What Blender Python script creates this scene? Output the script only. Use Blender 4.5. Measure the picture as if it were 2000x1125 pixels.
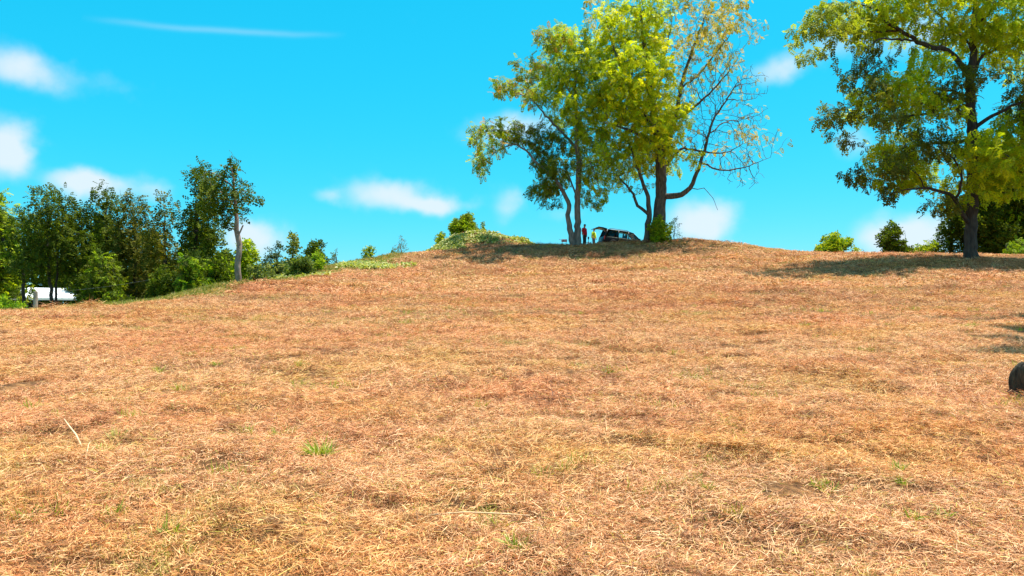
import bpy, bmesh, math, random
import numpy as np
from mathutils import Vector, Matrix, Euler

# ------------------------------------------------------------------ scene, camera, sky, sun
for o in list(bpy.data.objects): bpy.data.objects.remove(o)
S = bpy.context.scene
COL = S.collection
F = 1540.0                       # focal length in photo pixels (2000 wide)
EYE = 1.65
PITCH = math.atan(37.5 / F)
cam = bpy.data.cameras.new('camera'); cam.sensor_width = 36; cam.lens = F / 2000 * 36
cam.clip_start = 0.05; cam.clip_end = 9000
co = bpy.data.objects.new('camera', cam); COL.objects.link(co)
co.location = (0, 0, EYE); co.rotation_euler = (math.pi / 2 + PITCH, 0, 0)
S.camera = co
S.view_settings.view_transform = 'Standard'; S.view_settings.look = 'None'
S.view_settings.gamma = 1.0; S.view_settings.use_curve_mapping = False
S.view_settings.exposure = 1.0
S.render.engine = 'CYCLES'
S.cycles.max_bounces = 5; S.cycles.diffuse_bounces = 3; S.cycles.transparent_max_bounces = 6

SUN_EL = math.radians(73); SUN_AZ = math.radians(64)     # azimuth clockwise from +Y
sdir = Vector((math.sin(SUN_AZ) * math.cos(SUN_EL), math.cos(SUN_AZ) * math.cos(SUN_EL), math.sin(SUN_EL)))
sl = bpy.data.lights.new('sun', 'SUN'); sl.energy = 5.0; sl.angle = math.radians(0.53); sl.color = (1.0, 0.93, 0.82)
so = bpy.data.objects.new('sun', sl); COL.objects.link(so)
so.rotation_euler = sdir.to_track_quat('Z', 'Y').to_euler(); so.location = (40, -20, 60)

def azel(px, py):
    u, v = (px - 1000) / F, (562.5 - py) / F
    d = Vector((u, math.cos(PITCH) - v * math.sin(PITCH), math.sin(PITCH) + v * math.cos(PITCH))).normalized()
    return math.atan2(d.x, d.y), math.asin(d.z)

W = bpy.data.worlds.new('World'); S.world = W; W.use_nodes = True
nt = W.node_tree; nt.nodes.clear()
def N(t, **k):
    n = nt.nodes.new(t)
    for a, b in k.items(): setattr(n, a, b)
    return n
def L(a, b): nt.links.new(a, b)
def MA(op, a, b=None, c=None):
    n = N('ShaderNodeMath', operation=op)
    for i, v in enumerate((a, b, c)):
        if v is None: continue
        if isinstance(v, (int, float)): n.inputs[i].default_value = v
        else: L(v, n.inputs[i])
    return n.outputs[0]
out = N('ShaderNodeOutputWorld'); bg = N('ShaderNodeBackground'); bg.inputs[1].default_value = 0.085
sky = N('ShaderNodeTexSky', sky_type='NISHITA'); sky.sun_disc = False
sky.sun_elevation = SUN_EL; sky.sun_rotation = SUN_AZ
sky.air_density = 1.0; sky.dust_density = 0.3; sky.ozone_density = 1.0; sky.altitude = 200
sk_ = N('ShaderNodeSeparateColor'); L(sky.outputs[0], sk_.inputs[0]); tint = N('ShaderNodeCombineColor')     # vivid cyan rendering of the whole sky
for i_, (k_, p_) in enumerate(((.0238, 2.4), (2.26, .44), (3.1, .40))): L(MA('MULTIPLY', MA('POWER', sk_.outputs[i_], p_), k_), tint.inputs[i_])
tc = N('ShaderNodeTexCoord')
nz = N('ShaderNodeTexNoise'); nz.inputs['Scale'].default_value = 11; nz.inputs['Detail'].default_value = 3; nz.inputs['Roughness'].default_value = 0.55
L(tc.outputs['Generated'], nz.inputs['Vector'])
nz2 = N('ShaderNodeTexNoise'); nz2.inputs['Scale'].default_value = 30; nz2.inputs['Detail'].default_value = 4
L(tc.outputs['Generated'], nz2.inputs['Vector'])
sep = N('ShaderNodeSeparateXYZ'); L(tc.outputs['Generated'], sep.inputs[0])
AZ = MA('ARCTAN2', sep.outputs[0], sep.outputs[1]); EL = MA('ARCSINE', sep.outputs[2])
nc = N('ShaderNodeSeparateXYZ'); L(nz.outputs['Color'], nc.inputs[0])
nd = N('ShaderNodeSeparateXYZ'); L(nz2.outputs['Color'], nd.inputs[0])
AZ = MA('ADD', AZ, MA('ADD', MA('MULTIPLY', MA('SUBTRACT', nc.outputs[0], 0.5), 0.032), MA('MULTIPLY', MA('SUBTRACT', nd.outputs[0], 0.5), 0.020)))
EL2 = MA('ADD', EL, MA('ADD', MA('MULTIPLY', MA('SUBTRACT', nc.outputs[1], 0.5), 0.028), MA('MULTIPLY', MA('SUBTRACT', nd.outputs[1], 0.5), 0.016)))
# clouds: (px, py, half width px, half height px, strength)
CL = [(25, 128, 75, 42, .62), (170, 165, 160, 40, .22), (8, 292, 56, 58, .95), (172, 362, 68, 32, .95), (300, 372, 55, 30, .42),
      (500, 468, 88, 50, .75), (775, 385, 118, 46, .66), (860, 400, 70, 20, .5), (640, 388, 40, 20, .35), (990, 400, 40, 40, .42),
      (960, 260, 100, 48, .30), (1030, 245, 70, 38, .45), (1372, 430, 76, 55, .92), (1515, 140, 55, 32, .55), (1660, 280, 36, 32, .5),
      (1770, 465, 100, 52, .95), (1640, 80, 110, 55, .34), (1800, 60, 90, 60, .4), (1105, 425, 60, 22, .3), 
      (2150, 300, 120, 70, .7), (-300, 380, 130, 60, .8), (-260, 150, 120, 50, .5), (2300, 120, 150, 60, .5)]
rr = random.Random(4)
blobs = [(azel(x, y), w / F, h / F, s) for x, y, w, h, s in CL]
AE = N('ShaderNodeCombineXYZ'); L(AZ, AE.inputs[0]); L(EL2, AE.inputs[1])
acc = None
for (a, e), w, h, s in blobs:
    vm = N('ShaderNodeVectorMath', operation='MULTIPLY_ADD'); L(AE.outputs[0], vm.inputs[0]); vm.inputs[1].default_value = (1 / w, 1 / h, 0); vm.inputs[2].default_value = (-a / w, -e / h, 0)
    dt = N('ShaderNodeVectorMath', operation='DOT_PRODUCT'); L(vm.outputs[0], dt.inputs[0]); L(vm.outputs[0], dt.inputs[1])
    s *= .9; g = MA('POWER', math.exp(-1.7), dt.outputs['Value'])
    acc = MA('MULTIPLY', g, s) if acc is None else MA('MULTIPLY_ADD', g, s, acc)
# denser unseen clouds added beside and above the view to whiten the sky light
nz3 = N('ShaderNodeTexNoise'); nz3.inputs['Scale'].default_value = 5; nz3.inputs['Detail'].default_value = 1; L(tc.outputs['Generated'], nz3.inputs['Vector'])
far_ = N('ShaderNodeMapRange'); far_.inputs[1].default_value = .50; far_.inputs[2].default_value = .68; L(nz3.outputs[0], far_.inputs[0])
side_ = N('ShaderNodeMapRange'); side_.inputs[1].default_value = .75; side_.inputs[2].default_value = .95; L(MA('ABSOLUTE', AZ), side_.inputs[0])
up_ = N('ShaderNodeMapRange'); up_.inputs[1].default_value = .48; up_.inputs[2].default_value = .62; L(EL, up_.inputs[0])
acc = MA('ADD', acc, MA('MULTIPLY', far_.outputs[0], MA('MAXIMUM', side_.outputs[0], up_.outputs[0])))
# contrail
(a0, e0), (a1, e1) = azel(160, 37), azel(680, 69)
t = MA('DIVIDE', MA('SUBTRACT', AZ, a0), a1 - a0)
lin = MA('ADD', MA('MULTIPLY', t, e1 - e0), e0)
dist = MA('DIVIDE', MA('SUBTRACT', MA('ADD', EL, MA('MULTIPLY', MA('SUBTRACT', nc.outputs[2], .5), .006)), lin), .0032)
ends = MA('MAXIMUM', MA('MULTIPLY', MA('MULTIPLY', t, MA('SUBTRACT', 1.0, t)), 4), 0)
trail = MA('MULTIPLY', MA('MULTIPLY', MA('POWER', 2.718, MA('MULTIPLY', MA('MULTIPLY', dist, dist), -1)), ends), .17)
den = MA('MULTIPLY', acc, MA('ADD', 0.45, MA('MULTIPLY', nz.outputs[0], 1.25)))
den = MA('SUBTRACT', den, MA('MULTIPLY', nz2.outputs[0], 0.38))
mr = N('ShaderNodeMapRange', interpolation_type='SMOOTHSTEP'); mr.inputs[1].default_value = -0.12; mr.inputs[2].default_value = 0.55
L(den, mr.inputs[0])
cov = MA('MINIMUM', MA('ADD', MA('MULTIPLY', mr.outputs[0], 0.9), trail), 1.0)
cm = N('ShaderNodeMix', data_type='RGBA'); L(cov, cm.inputs[0]); L(tint.outputs[0], cm.inputs[6]); cm.inputs[7].default_value = (4.9, 5.5, 6.0, 1)
L(cm.outputs[2], bg.inputs[0]); L(bg.outputs[0], out.inputs[0])

# ------------------------------------------------------------------ helpers
rng = np.random.default_rng(7)
def hash2(ix, iy, seed):
    n = (ix.astype(np.int64) * 374761393 + iy.astype(np.int64) * 668265263 + seed * 1442695041) & 0x7fffffff
    n = ((n ^ (n >> 13)) * 1274126177) & 0x7fffffff
    return ((n ^ (n >> 16)) & 0xffff) / 65535.0
def vnoise(x, y, seed=0):
    ix, iy = np.floor(x), np.floor(y); fx, fy = x - ix, y - iy
    fx = fx * fx * (3 - 2 * fx); fy = fy * fy * (3 - 2 * fy)
    a, b = hash2(ix, iy, seed), hash2(ix + 1, iy, seed); c, d = hash2(ix, iy + 1, seed), hash2(ix + 1, iy + 1, seed)
    return (a + (b - a) * fx) * (1 - fy) + (c + (d - c) * fx) * fy - 0.5
def at(px, py, Y):
    u, v = (px - 1000) / F, (562.5 - py) / F
    d = np.array((u, math.cos(PITCH) - v * math.sin(PITCH), math.sin(PITCH) + v * math.cos(PITCH)))
    d = d * (Y / d[1]); d[2] += EYE
    return d
def tag(o, label=None, cat=None, group=None, kind=None):
    if label: o['label'] = label
    if cat: o['category'] = cat
    if group: o['group'] = group
    if kind: o['kind'] = kind
    return o
def thing(name, loc, label, cat, group=None, rotz=0):
    o = bpy.data.objects.new(name, None); COL.objects.link(o); o.location = loc; o.rotation_euler = (0, 0, rotz)
    o.empty_display_size = 0.2
    return tag(o, label, cat, group)
def link(name, me, mat=None, parent=None, coll=None):
    o = bpy.data.objects.new(name, me); (coll or COL).objects.link(o)
    if mat and not me.materials: me.materials.append(mat)
    if parent: o.parent = parent
    return o
def np_mesh(name, V, Q, col=None, smooth=False):
    """mesh from a vertex array and an (n,k) face array"""
    me = bpy.data.meshes.new(name); V = np.asarray(V, np.float32); Q = np.asarray(Q, np.int32)
    n, k = Q.shape
    me.vertices.add(len(V)); me.vertices.foreach_set('co', V.ravel())
    me.loops.add(n * k); me.loops.foreach_set('vertex_index', Q.ravel())
    me.polygons.add(n); me.polygons.foreach_set('loop_start', np.arange(0, n * k, k, dtype=np.int32))
    me.polygons.foreach_set('use_smooth', np.full(n, smooth))
    if col is not None:
        at_ = me.attributes.new('col', 'FLOAT_COLOR', 'POINT')
        c4 = np.ones((len(V), 4), np.float32); c4[:, :3] = col; at_.data.foreach_set('color', c4.ravel())
    me.update(calc_edges=True); me.validate()
    return me
def bm_obj(name, bm, mat, parent=None, smooth=False, bevel=0):
    if bevel: bmesh.ops.bevel(bm, geom=bm.edges[:], offset=bevel, segments=2, affect='EDGES', profile=.6, clamp_overlap=True)
    me = bpy.data.meshes.new(name); bmesh.ops.recalc_face_normals(bm, faces=bm.faces[:]); bm.to_mesh(me); bm.free()
    if smooth:
        for p in me.polygons: p.use_smooth = True
    return link(name, me, mat, parent)
def add_box(bm, c, s, M=None):
    g = bmesh.ops.create_cube(bm, size=1)['verts']
    bmesh.ops.scale(bm, vec=s, verts=g); bmesh.ops.translate(bm, vec=c, verts=g)
    if M: bmesh.ops.transform(bm, matrix=M, verts=g)
    return g
def add_tube(bm, pts, rad, k=8):
    rings = []; pts = [Vector(p) for p in pts]
    for i, p in enumerate(pts):
        d = (pts[min(i + 1, len(pts) - 1)] - pts[max(i - 1, 0)]).normalized()
        a = d.orthogonal().normalized() if i == 0 else (pa - d * pa.dot(d)).normalized()
        pa = a; b = d.cross(a); r = rad[i] if hasattr(rad, '__len__') else rad
        rings.append([bm.verts.new(p + (a * math.cos(j * 2 * math.pi / k) + b * math.sin(j * 2 * math.pi / k)) * r) for j in range(k)])
    for q in range(len(rings) - 1):
        for j in range(k): bm.faces.new((rings[q][j], rings[q][(j + 1) % k], rings[q + 1][(j + 1) % k], rings[q + 1][j]))
    bm.faces.new(rings[0][::-1]); bm.faces.new(rings[-1])

# ------------------------------------------------------------------ materials
def mat(name, col=(.5, .5, .5), rough=.7, metal=0, spec=.4, noise=None, bump=None, col2=None):
    m = bpy.data.materials.new(name); m.use_nodes = True; t = m.node_tree; b = t.nodes['Principled BSDF']
    b.inputs['Base Color'].default_value = (*col, 1); b.inputs['Roughness'].default_value = rough
    b.inputs['Metallic'].default_value = metal; b.inputs['Specular IOR Level'].default_value = spec
    if noise:
        tc = t.nodes.new('ShaderNodeTexCoord'); n = t.nodes.new('ShaderNodeTexNoise'); mp = t.nodes.new('ShaderNodeMapping')
        mp.inputs['Scale'].default_value = noise if hasattr(noise, '__len__') else (noise,) * 3
        t.links.new(tc.outputs['Object'], mp.inputs[0]); t.links.new(mp.outputs[0], n.inputs['Vector'])
        n.inputs['Scale'].default_value = 1; n.inputs['Detail'].default_value = 5
        r = t.nodes.new('ShaderNodeValToRGB'); r.color_ramp.elements[0].position = .32; r.color_ramp.elements[1].position = .68
        r.color_ramp.elements[0].color = (*col, 1); r.color_ramp.elements[1].color = (*(col2 or [c * 1.7 for c in col]), 1)
        t.links.new(n.outputs[0], r.inputs[0]); t.links.new(r.outputs[0], b.inputs['Base Color'])
        if bump:
            bp = t.nodes.new('ShaderNodeBump'); bp.inputs['Strength'].default_value = bump; bp.inputs['Distance'].default_value = .05
            t.links.new(n.outputs[0], bp.inputs['Height']); t.links.new(bp.outputs[0], b.inputs['Normal'])
    return m
def leaf_mat(name, transl=.4, rough=.5, tcol=(1.25, 1.15, .5), spec=.3):
    m = bpy.data.materials.new(name); m.use_nodes = True; t = m.node_tree; b = t.nodes['Principled BSDF']; o = t.nodes['Material Output']
    a = t.nodes.new('ShaderNodeAttribute'); a.attribute_name = 'col'
    t.links.new(a.outputs['Color'], b.inputs['Base Color']); b.inputs['Roughness'].default_value = rough
    b.inputs['Specular IOR Level'].default_value = spec
    tr = t.nodes.new('ShaderNodeBsdfTranslucent'); mu = t.nodes.new('ShaderNodeMix'); mu.data_type = 'RGBA'; mu.blend_type = 'MULTIPLY'
    mu.inputs[0].default_value = 1; mu.inputs[7].default_value = (*tcol, 1)
    t.links.new(a.outputs['Color'], mu.inputs[6]); t.links.new(mu.outputs[2], tr.inputs[0])
    mx = t.nodes.new('ShaderNodeMixShader'); mx.inputs[0].default_value = transl
    t.links.new(b.outputs[0], mx.inputs[1]); t.links.new(tr.outputs[0], mx.inputs[2]); t.links.new(mx.outputs[0], o.inputs[0])
    return m
def straw_mat(name, transl=.2):
    """blade colour from the mesh, shifted by patches of greener and of redder growth over the field"""
    m = leaf_mat(name, transl, .6, (1.1, 1.0, .7), .25); t = m.node_tree
    a = [n for n in t.nodes if n.type == 'ATTRIBUTE'][0]; b = t.nodes['Principled BSDF']; mu = [n for n in t.nodes if n.type == 'MIX'][0]
    g = t.nodes.new('ShaderNodeNewGeometry')
    def patch(scale, lo, hi, colr, src, off):
        ad = t.nodes.new('ShaderNodeVectorMath'); ad.operation = 'ADD'; ad.inputs[1].default_value = (off, off * .7, 0)
        t.links.new(g.outputs['Position'], ad.inputs[0])
        n = t.nodes.new('ShaderNodeTexNoise'); n.inputs['Scale'].default_value = scale; n.inputs['Detail'].default_value = 4
        t.links.new(ad.outputs[0], n.inputs['Vector'])
        r = t.nodes.new('ShaderNodeMapRange'); r.inputs[1].default_value = lo; r.inputs[2].default_value = hi
        t.links.new(n.outputs[0], r.inputs[0])
        x = t.nodes.new('ShaderNodeMix'); x.data_type = 'RGBA'; x.blend_type = 'MULTIPLY'; x.inputs[7].default_value = (*colr, 1)
        t.links.new(r.outputs[0], x.inputs[0]); t.links.new(src, x.inputs[6]); return x.outputs[2]
    c = patch(.35, .50, .68, (.98, 1.0, .74), a.outputs['Color'], 11)
    c = patch(.22, .48, .64, (.98, .84, .80), c, 37)
    c = patch(4.2, .53, .68, (.50, .42, .37), c, 71)
    t.links.new(c, b.inputs['Base Color']); t.links.new(c, mu.inputs[6])
    return m
M = {}
M['leaf'] = leaf_mat('leaf', .52, .6, spec=.14)
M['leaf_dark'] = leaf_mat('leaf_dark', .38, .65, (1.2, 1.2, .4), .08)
M['straw'] = straw_mat('straw')
M['grass'] = leaf_mat('grass_blade', .35, .5)
M['bark'] = mat('bark', (.042, .037, .032), .9, noise=(9, 9, 2.2), bump=.8, col2=(.15, .132, .112))
M['bark_pale'] = mat('bark_pale', (.10, .088, .076), .9, noise=(9, 9, 2.2), bump=.7, col2=(.26, .235, .205))
M['bark_dark'] = mat('bark_dark', (.022, .018, .015), .92, noise=(8, 8, 2), bump=.8, col2=(.075, .06, .048))
M['bark_grey'] = mat('bark_grey', (.20, .14, .11), .9, noise=(9, 9, 2.5), bump=.6, col2=(.36, .27, .22))

# ------------------------------------------------------------------ terrain
CP = []
def cp(px, *yd):
    for py, Y in yd:
        p = at(px, py, Y); CP.append((p[0], p[1], p[2]))
cp(0, (1125, 4.8), (900, 7.5), (750, 12), (660, 18), (616, 25))
cp(-500, (900, 7.5), (700, 13), (630, 22))
cp(170, (604, 27), (650, 19))
cp(360, (900, 7.5), (750, 12), (650, 19.5), (610, 26), (588, 33))
cp(440, (566, 39)); cp(520, (553, 43))
cp(600, (900, 7.5), (750, 12), (650, 20), (600, 29), (565, 38), (541, 46))
cp(680, (516, 54))
cp(760, (560, 41), (520, 54), (501, 60))
cp(1000, (1125, 4.8), (900, 7.6), (750, 12), (650, 20), (600, 29), (572, 36), (556, 42), (520, 54), (481, 63))
cp(860, (496, 63)); cp(1130, (479, 62)); cp(1210, (474, 63)); cp(1290, (473, 63)); cp(1345, (469, 63)); cp(1410, (474, 62))
cp(1280, (560, 39), (530, 47), (500, 56))
cp(1520, (900, 7.6), (750, 12), (650, 20), (600, 28), (565, 36), (532, 45), (510, 51), (493, 57))
cp(1700, (498, 51), (520, 43.5)); cp(1890, (509, 45), (500, 49))
cp(2000, (1125, 4.8), (900, 7.6), (750, 12), (650, 19), (600, 26), (562, 34), (528, 41), (506, 46), (500, 49))
cp(2500, (900, 7.6), (700, 15), (600, 26), (500, 48))
for p in [(0, -8, 0), (-15, -8, 0), (15, -8, 0), (-30, 2, -.2), (30, 2, .3), (0, 0, 0),
          (-22, 36, .9), (-14.5, 41, 1.9), (-30, 52, 1.2), (-50, 60, 1.0), (-51, 86, .7), (-30, 80, 1.2), (-18, 62, 2.3), (-70, 40, .4),
          (-12, 75, 3.4), (-20, 100, 1.5), (0, 92, 5.0), (-60, 120, 0), (0, 130, 1.5), (60, 130, 1), (24, 72, 6.0), (30, 62, 4.9), (45, 62, 4.8),
          (40, 85, 4.6), (60, 60, 4.4), (80, 90, 2), (80, 20, 2), (-90, 90, -.5), (-90, 0, -1), (90, -20, 0), (-60, -40, -.5), (40, -40, 0), (0, 170, -.5), (120, 120, 0),
          (7.2, 66, 6.66), (9.0, 73, 7.0), (11.9, 73.5, 6.55), (9.0, 69.5, 6.9), (13.5, 70, 6.35), (5.4, 66, 6.7), (7.6, 80, 6.3), (14, 82, 5.4), (2, 70, 6.2)]:
    CP.append(p)
CPa = np.array(CP)
def _tps(d2): return 0.5 * d2 * np.log(d2 + 1e-9)
n_ = len(CPa); K = _tps(((CPa[:, None, :2] - CPa[None, :, :2]) ** 2).sum(-1)) + np.eye(n_) * 0.6
P_ = np.c_[np.ones(n_), CPa[:, :2]]
A_ = np.zeros((n_ + 3, n_ + 3)); A_[:n_, :n_] = K; A_[:n_, n_:] = P_; A_[n_:, :n_] = P_.T
wt = np.linalg.solve(A_, np.r_[CPa[:, 2], 0, 0, 0])
MND = at(920, 480, 67)
def zt(x, y, detail=True):
    x = np.atleast_1d(np.asarray(x, float)); y = np.atleast_1d(np.asarray(y, float)); z = np.zeros_like(x)
    xc = np.clip(x, -110, 130); yc = np.clip(y, -45, 180)
    for i in range(0, len(x), 20000):
        s = slice(i, i + 20000)
        d2 = (xc[s, None] - CPa[None, :, 0]) ** 2 + (yc[s, None] - CPa[None, :, 1]) ** 2
        z[s] = _tps(d2) @ wt[:n_] + wt[n_] + wt[n_ + 1] * xc[s] + wt[n_ + 2] * yc[s]
    # the earth mound on the crest
    z += 1.85 * np.exp(-(((x - MND[0]) / 3.5) ** 2 + ((y - MND[1]) / 2.8) ** 2) ** 1.3)
    z += 0.25 * np.exp(-(((x - MND[0] + 4.2) / 2.2) ** 2 + ((y - MND[1] + .2) / 2.2) ** 2))
    z += 0.45 * np.exp(-(((x - MND[0] - 4.2) / 1.5) ** 2 + ((y - MND[1]) / 1.8) ** 2))
    # small spoil ridge at the left end of the tree shade, low mowing berms across the slope
    R = at(985, 492, 64); z += 0.32 * np.exp(-(((x - R[0]) / .9) ** 2 + ((y - R[1]) / .7) ** 2))
    z += 0.14 * np.exp(-((y - 40 - .12 * x + .8 * vnoise(x * .2, y * .2, 3)) / 1.4) ** 2) * (np.abs(x) < 40)
    z += 0.10 * np.exp(-((y - 33.5 - .05 * x + 1.2 * vnoise(x * .15, y * .2, 5)) / 1.0) ** 2) * (np.abs(x) < 40)
    r = np.hypot(x, y); k = np.clip((r - 130) / 120, 0, 1); z = z * (1 - k) - 2.0 * k
    if detail:
        f = np.clip(1 - (r - 60) / 60, 0, 1)
        z += f * (.10 * vnoise(x * .45, y * .45, 1) + .07 * vnoise(x * 1.1, y * 1.1, 2) + .10 * vnoise(x * 2.3, y * 2.3, 4) + .055 * vnoise(x * 5.2, y * 5.2, 6))
    return z
def z1(x, y): return float(zt(x, y)[0])
def gpt(px, py, Y=10.):
    """where the sight line through a photo pixel meets the ground"""
    ys = np.geomspace(2.5, 75, 500); p = np.array([at(px, py, y) for y in ys]); h = p[:, 2] - zt(p[:, 0], p[:, 1]); i = int(np.argmax(h < 0)) or 499
    return np.array((p[i, 0], p[i, 1], z1(p[i, 0], p[i, 1])))
def axis(lim_in, step, lim_out, growth):
    a = list(np.arange(0, lim_in, step)); s = step
    while a[-1] < lim_out: s *= growth; a.append(a[-1] + s)
    return np.array(a)
xa = axis(5, .14, 5000, 1.042); gx = np.r_[-xa[:0:-1], xa]
ya = axis(10, .14, 5000, 1.022); yb = axis(1, .5, 5000, 1.25); gy = np.r_[-yb[:0:-1], ya]
GX, GY = np.meshgrid(gx, gy); V = np.c_[GX.ravel(), GY.ravel(), zt(GX.ravel(), GY.ravel())]
nx, ny = len(gx), len(gy); ii = np.arange(nx * ny).reshape(ny, nx)
Q = np.c_[ii[:-1, :-1].ravel(), ii[:-1, 1:].ravel(), ii[1:, 1:].ravel(), ii[1:, :-1].ravel()]
def greenness(x, y):
    """0 = mown dry straw, 1 = green growth (verge below the field edge, beyond the crest)"""
    x = np.asarray(x); y = np.asarray(y)
    edge = np.interp(x, [-60, -21, -17, -13.5, -12, -10.5, 0, 60], [17, 23.5, 26.5, 32.5, 41, 51, 86, 86])
    g = np.clip((y + 2.2 * vnoise(x * .5, y * .5, 21) - edge) / 2.2, 0, 1)
    return g
gr = greenness(V[:, 0], V[:, 1])
cg = np.c_[gr, vnoise(V[:, 0] * .3, V[:, 1] * .3, 9) + .5, np.zeros(len(V))]
gm = bpy.data.materials.new('dry_field'); gm.use_nodes = True; t_ = gm.node_tree; b_ = t_.nodes['Principled BSDF']
b_.inputs['Roughness'].default_value = .95; b_.inputs['Specular IOR Level'].default_value = .1
at_n = t_.nodes.new('ShaderNodeAttribute'); at_n.attribute_name = 'col'; sp_ = t_.nodes.new('ShaderNodeSeparateColor'); t_.links.new(at_n.outputs['Color'], sp_.inputs[0])
gpos = t_.nodes.new('ShaderNodeNewGeometry')
def gnoise(scale, detail=6):
    n = t_.nodes.new('ShaderNodeTexNoise'); n.inputs['Scale'].default_value = scale; n.inputs['Detail'].default_value = detail; n.inputs['Roughness'].default_value = .65
    t_.links.new(gpos.outputs['Position'], n.inputs['Vector']); return n.outputs[0]
def gramp(src, stops):
    r = t_.nodes.new('ShaderNodeValToRGB'); e = r.color_ramp.elements
    while len(e) < len(stops): e.new(.5)
    for q, (p, c) in zip(e, stops): q.position = p; q.color = (*c, 1)
    t_.links.new(src, r.inputs[0]); return r.outputs[0]
dry = gramp(gnoise(7, 9), [(.30, (.05, .025, .012)), (.47, (.14, .07, .03)), (.60, (.30, .15, .06)), (.76, (.44, .25, .11))])
grn = gramp(gnoise(4, 8), [(.3, (.05, .065, .012)), (.55, (.13, .15, .03)), (.75, (.24, .22, .06))])
gmx = t_.nodes.new('ShaderNodeMix'); gmx.data_type = 'RGBA'; t_.links.new(sp_.outputs[0], gmx.inputs[0]); t_.links.new(dry, gmx.inputs[6]); t_.links.new(grn, gmx.inputs[7])
t_.links.new(gmx.outputs[2], b_.inputs['Base Color'])
gb = t_.nodes.new('ShaderNodeBump'); gb.inputs['Strength'].default_value = .9; gb.inputs['Distance'].default_value = .06
t_.links.new(gnoise(14, 8), gb.inputs['Height']); t_.links.new(gb.outputs[0], b_.inputs['Normal'])
field = link('ground', np_mesh('ground', V, Q, cg, True), gm); tag(field, 'sloping mown field of dry straw-coloured grass rising to a crest', 'ground', kind='structure')

# ------------------------------------------------------------------ straw and grass cover (stuff, instanced patches)
PAL = np.array([(.90, .575, .32), (.76, .40, .185), (.67, .295, .125), (.44, .175, .065), (.16, .062, .025), (.76, .51, .19), (.42, .38, .06)])
PW = np.array([.22, .21, .18, .14, .15, .06, .04])
def blades(pos, az, pitch, ln, wd, bend, col, seg=2):
    """curved tapering strips; pos (n,3), az/pitch direction, ln length, wd width"""
    n = len(pos); d = np.c_[np.cos(az) * np.cos(pitch), np.sin(az) * np.cos(pitch), np.sin(pitch)]
    tw = rng.uniform(-.9, .9, n); side0 = np.c_[-np.sin(az), np.cos(az), np.zeros(n)]
    up = np.cross(d, side0); side = side0 * np.cos(tw)[:, None] + up * np.sin(tw)[:, None]
    Vs = []; k = seg + 1
    cb = rng.uniform(-1, 1, n) * bend
    for s in range(k):
        f = s / seg
        c = pos + d * (ln * f)[:, None] + (np.c_[np.zeros(n), np.zeros(n), -np.abs(bend) * .6] + side0 * cb[:, None]) * (ln * f * f)[:, None]
        w = wd * (1 - .85 * f ** 1.5) * .5
        Vs += [c - side * w[:, None], c + side * w[:, None]]
    Vv = np.stack(Vs, 1).reshape(-1, 3)
    base = (np.arange(n) * 2 * k)[:, None]
    Qs = np.concatenate([base + np.array([[2 * s, 2 * s + 1, 2 * s + 3, 2 * s + 2]]) for s in range(seg)])
    return Vv, Qs, np.repeat(col, 2 * k, 0)
def merge(parts):
    V, Q, C = [], [], []; o = 0
    for v, q, c in parts: V.append(v); Q.append(q + o); C.append(c); o += len(v)
    return np.concatenate(V), np.concatenate(Q), np.concatenate(C)
def pick(n, w=PW, pal=PAL):
    return pal[rng.choice(len(pal), n, p=np.array(w) / np.sum(w))] * rng.uniform(.82, 1.15, (n, 1))
def disc(n, R): r = R * np.sqrt(rng.random(n)); a = rng.uniform(0, 2 * np.pi, n); return np.c_[r * np.cos(a), r * np.sin(a), np.zeros(n)]
protos = bpy.data.collections.new('cover_patches')
def proto(name, parts, mt):
    v, q, c = merge(parts); o = link(name, np_mesh(name, v, q, c), M[mt], coll=protos); return o
def thatch(n, R, wscale=1., lscale=1., h=.05, dom=None):
    p = disc(n, R); p[:, 2] = rng.uniform(0.0, h, n)
    az = rng.uniform(0, 2 * np.pi, n) if dom is None else rng.normal(dom, .7, n) + np.pi * rng.integers(0, 2, n)
    return blades(p, az, rng.normal(.10, .24, n), rng.uniform(.03, .125, n) * lscale, rng.uniform(.003, .007, n) * wscale, rng.uniform(0, .35, n), pick(n))
def stubble(n, R, wscale=1., hscale=1., pal=PAL, w=PW):
    m = max(3, n // 9); cen = disc(m, R); p = cen[rng.integers(0, m, n)] + rng.normal(0, .022, (n, 3)) * (1, 1, 0)
    return blades(p, rng.uniform(0, 2 * np.pi, n), rng.uniform(.5, 1.5, n), rng.uniform(.025, .085, n) * hscale, rng.uniform(.0035, .0075, n) * wscale, rng.uniform(0, .5, n), pick(n, w, pal))
YEL = np.array([(.66, .50, .22), (.58, .44, .15), (.44, .38, .09), (.30, .33, .06)])
IDX = {'near': [], 'far': [], 'heap': [], 'pale': [], 'green': [], 'verge': [], 'broad': [], 'farpale': [], 'distant': []}
names = []
def reg(kind, o): IDX[kind].append(o.name); return o
for k in range(6):
    reg('near', proto('aa%02d_straw' % k, [thatch(470, .42, dom=rng.uniform(0, 3)), thatch(280, .42, .8), thatch(16, .4, 1., 2.6), stubble(190, .4)], 'straw'))
for k in range(4):
    reg('far', proto('ab%02d_straw' % k, [thatch(520, 1.0, 2.2, 1.9, .09), stubble(340, 1.0, 2.2, 1.6)], 'straw'))
for k in range(4):
    reg('distant', proto('ah%02d_straw' % k, [thatch(260, 1.1, 5., 2.6, .12), stubble(170, 1.1, 6., 2.4)], 'straw'))
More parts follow.
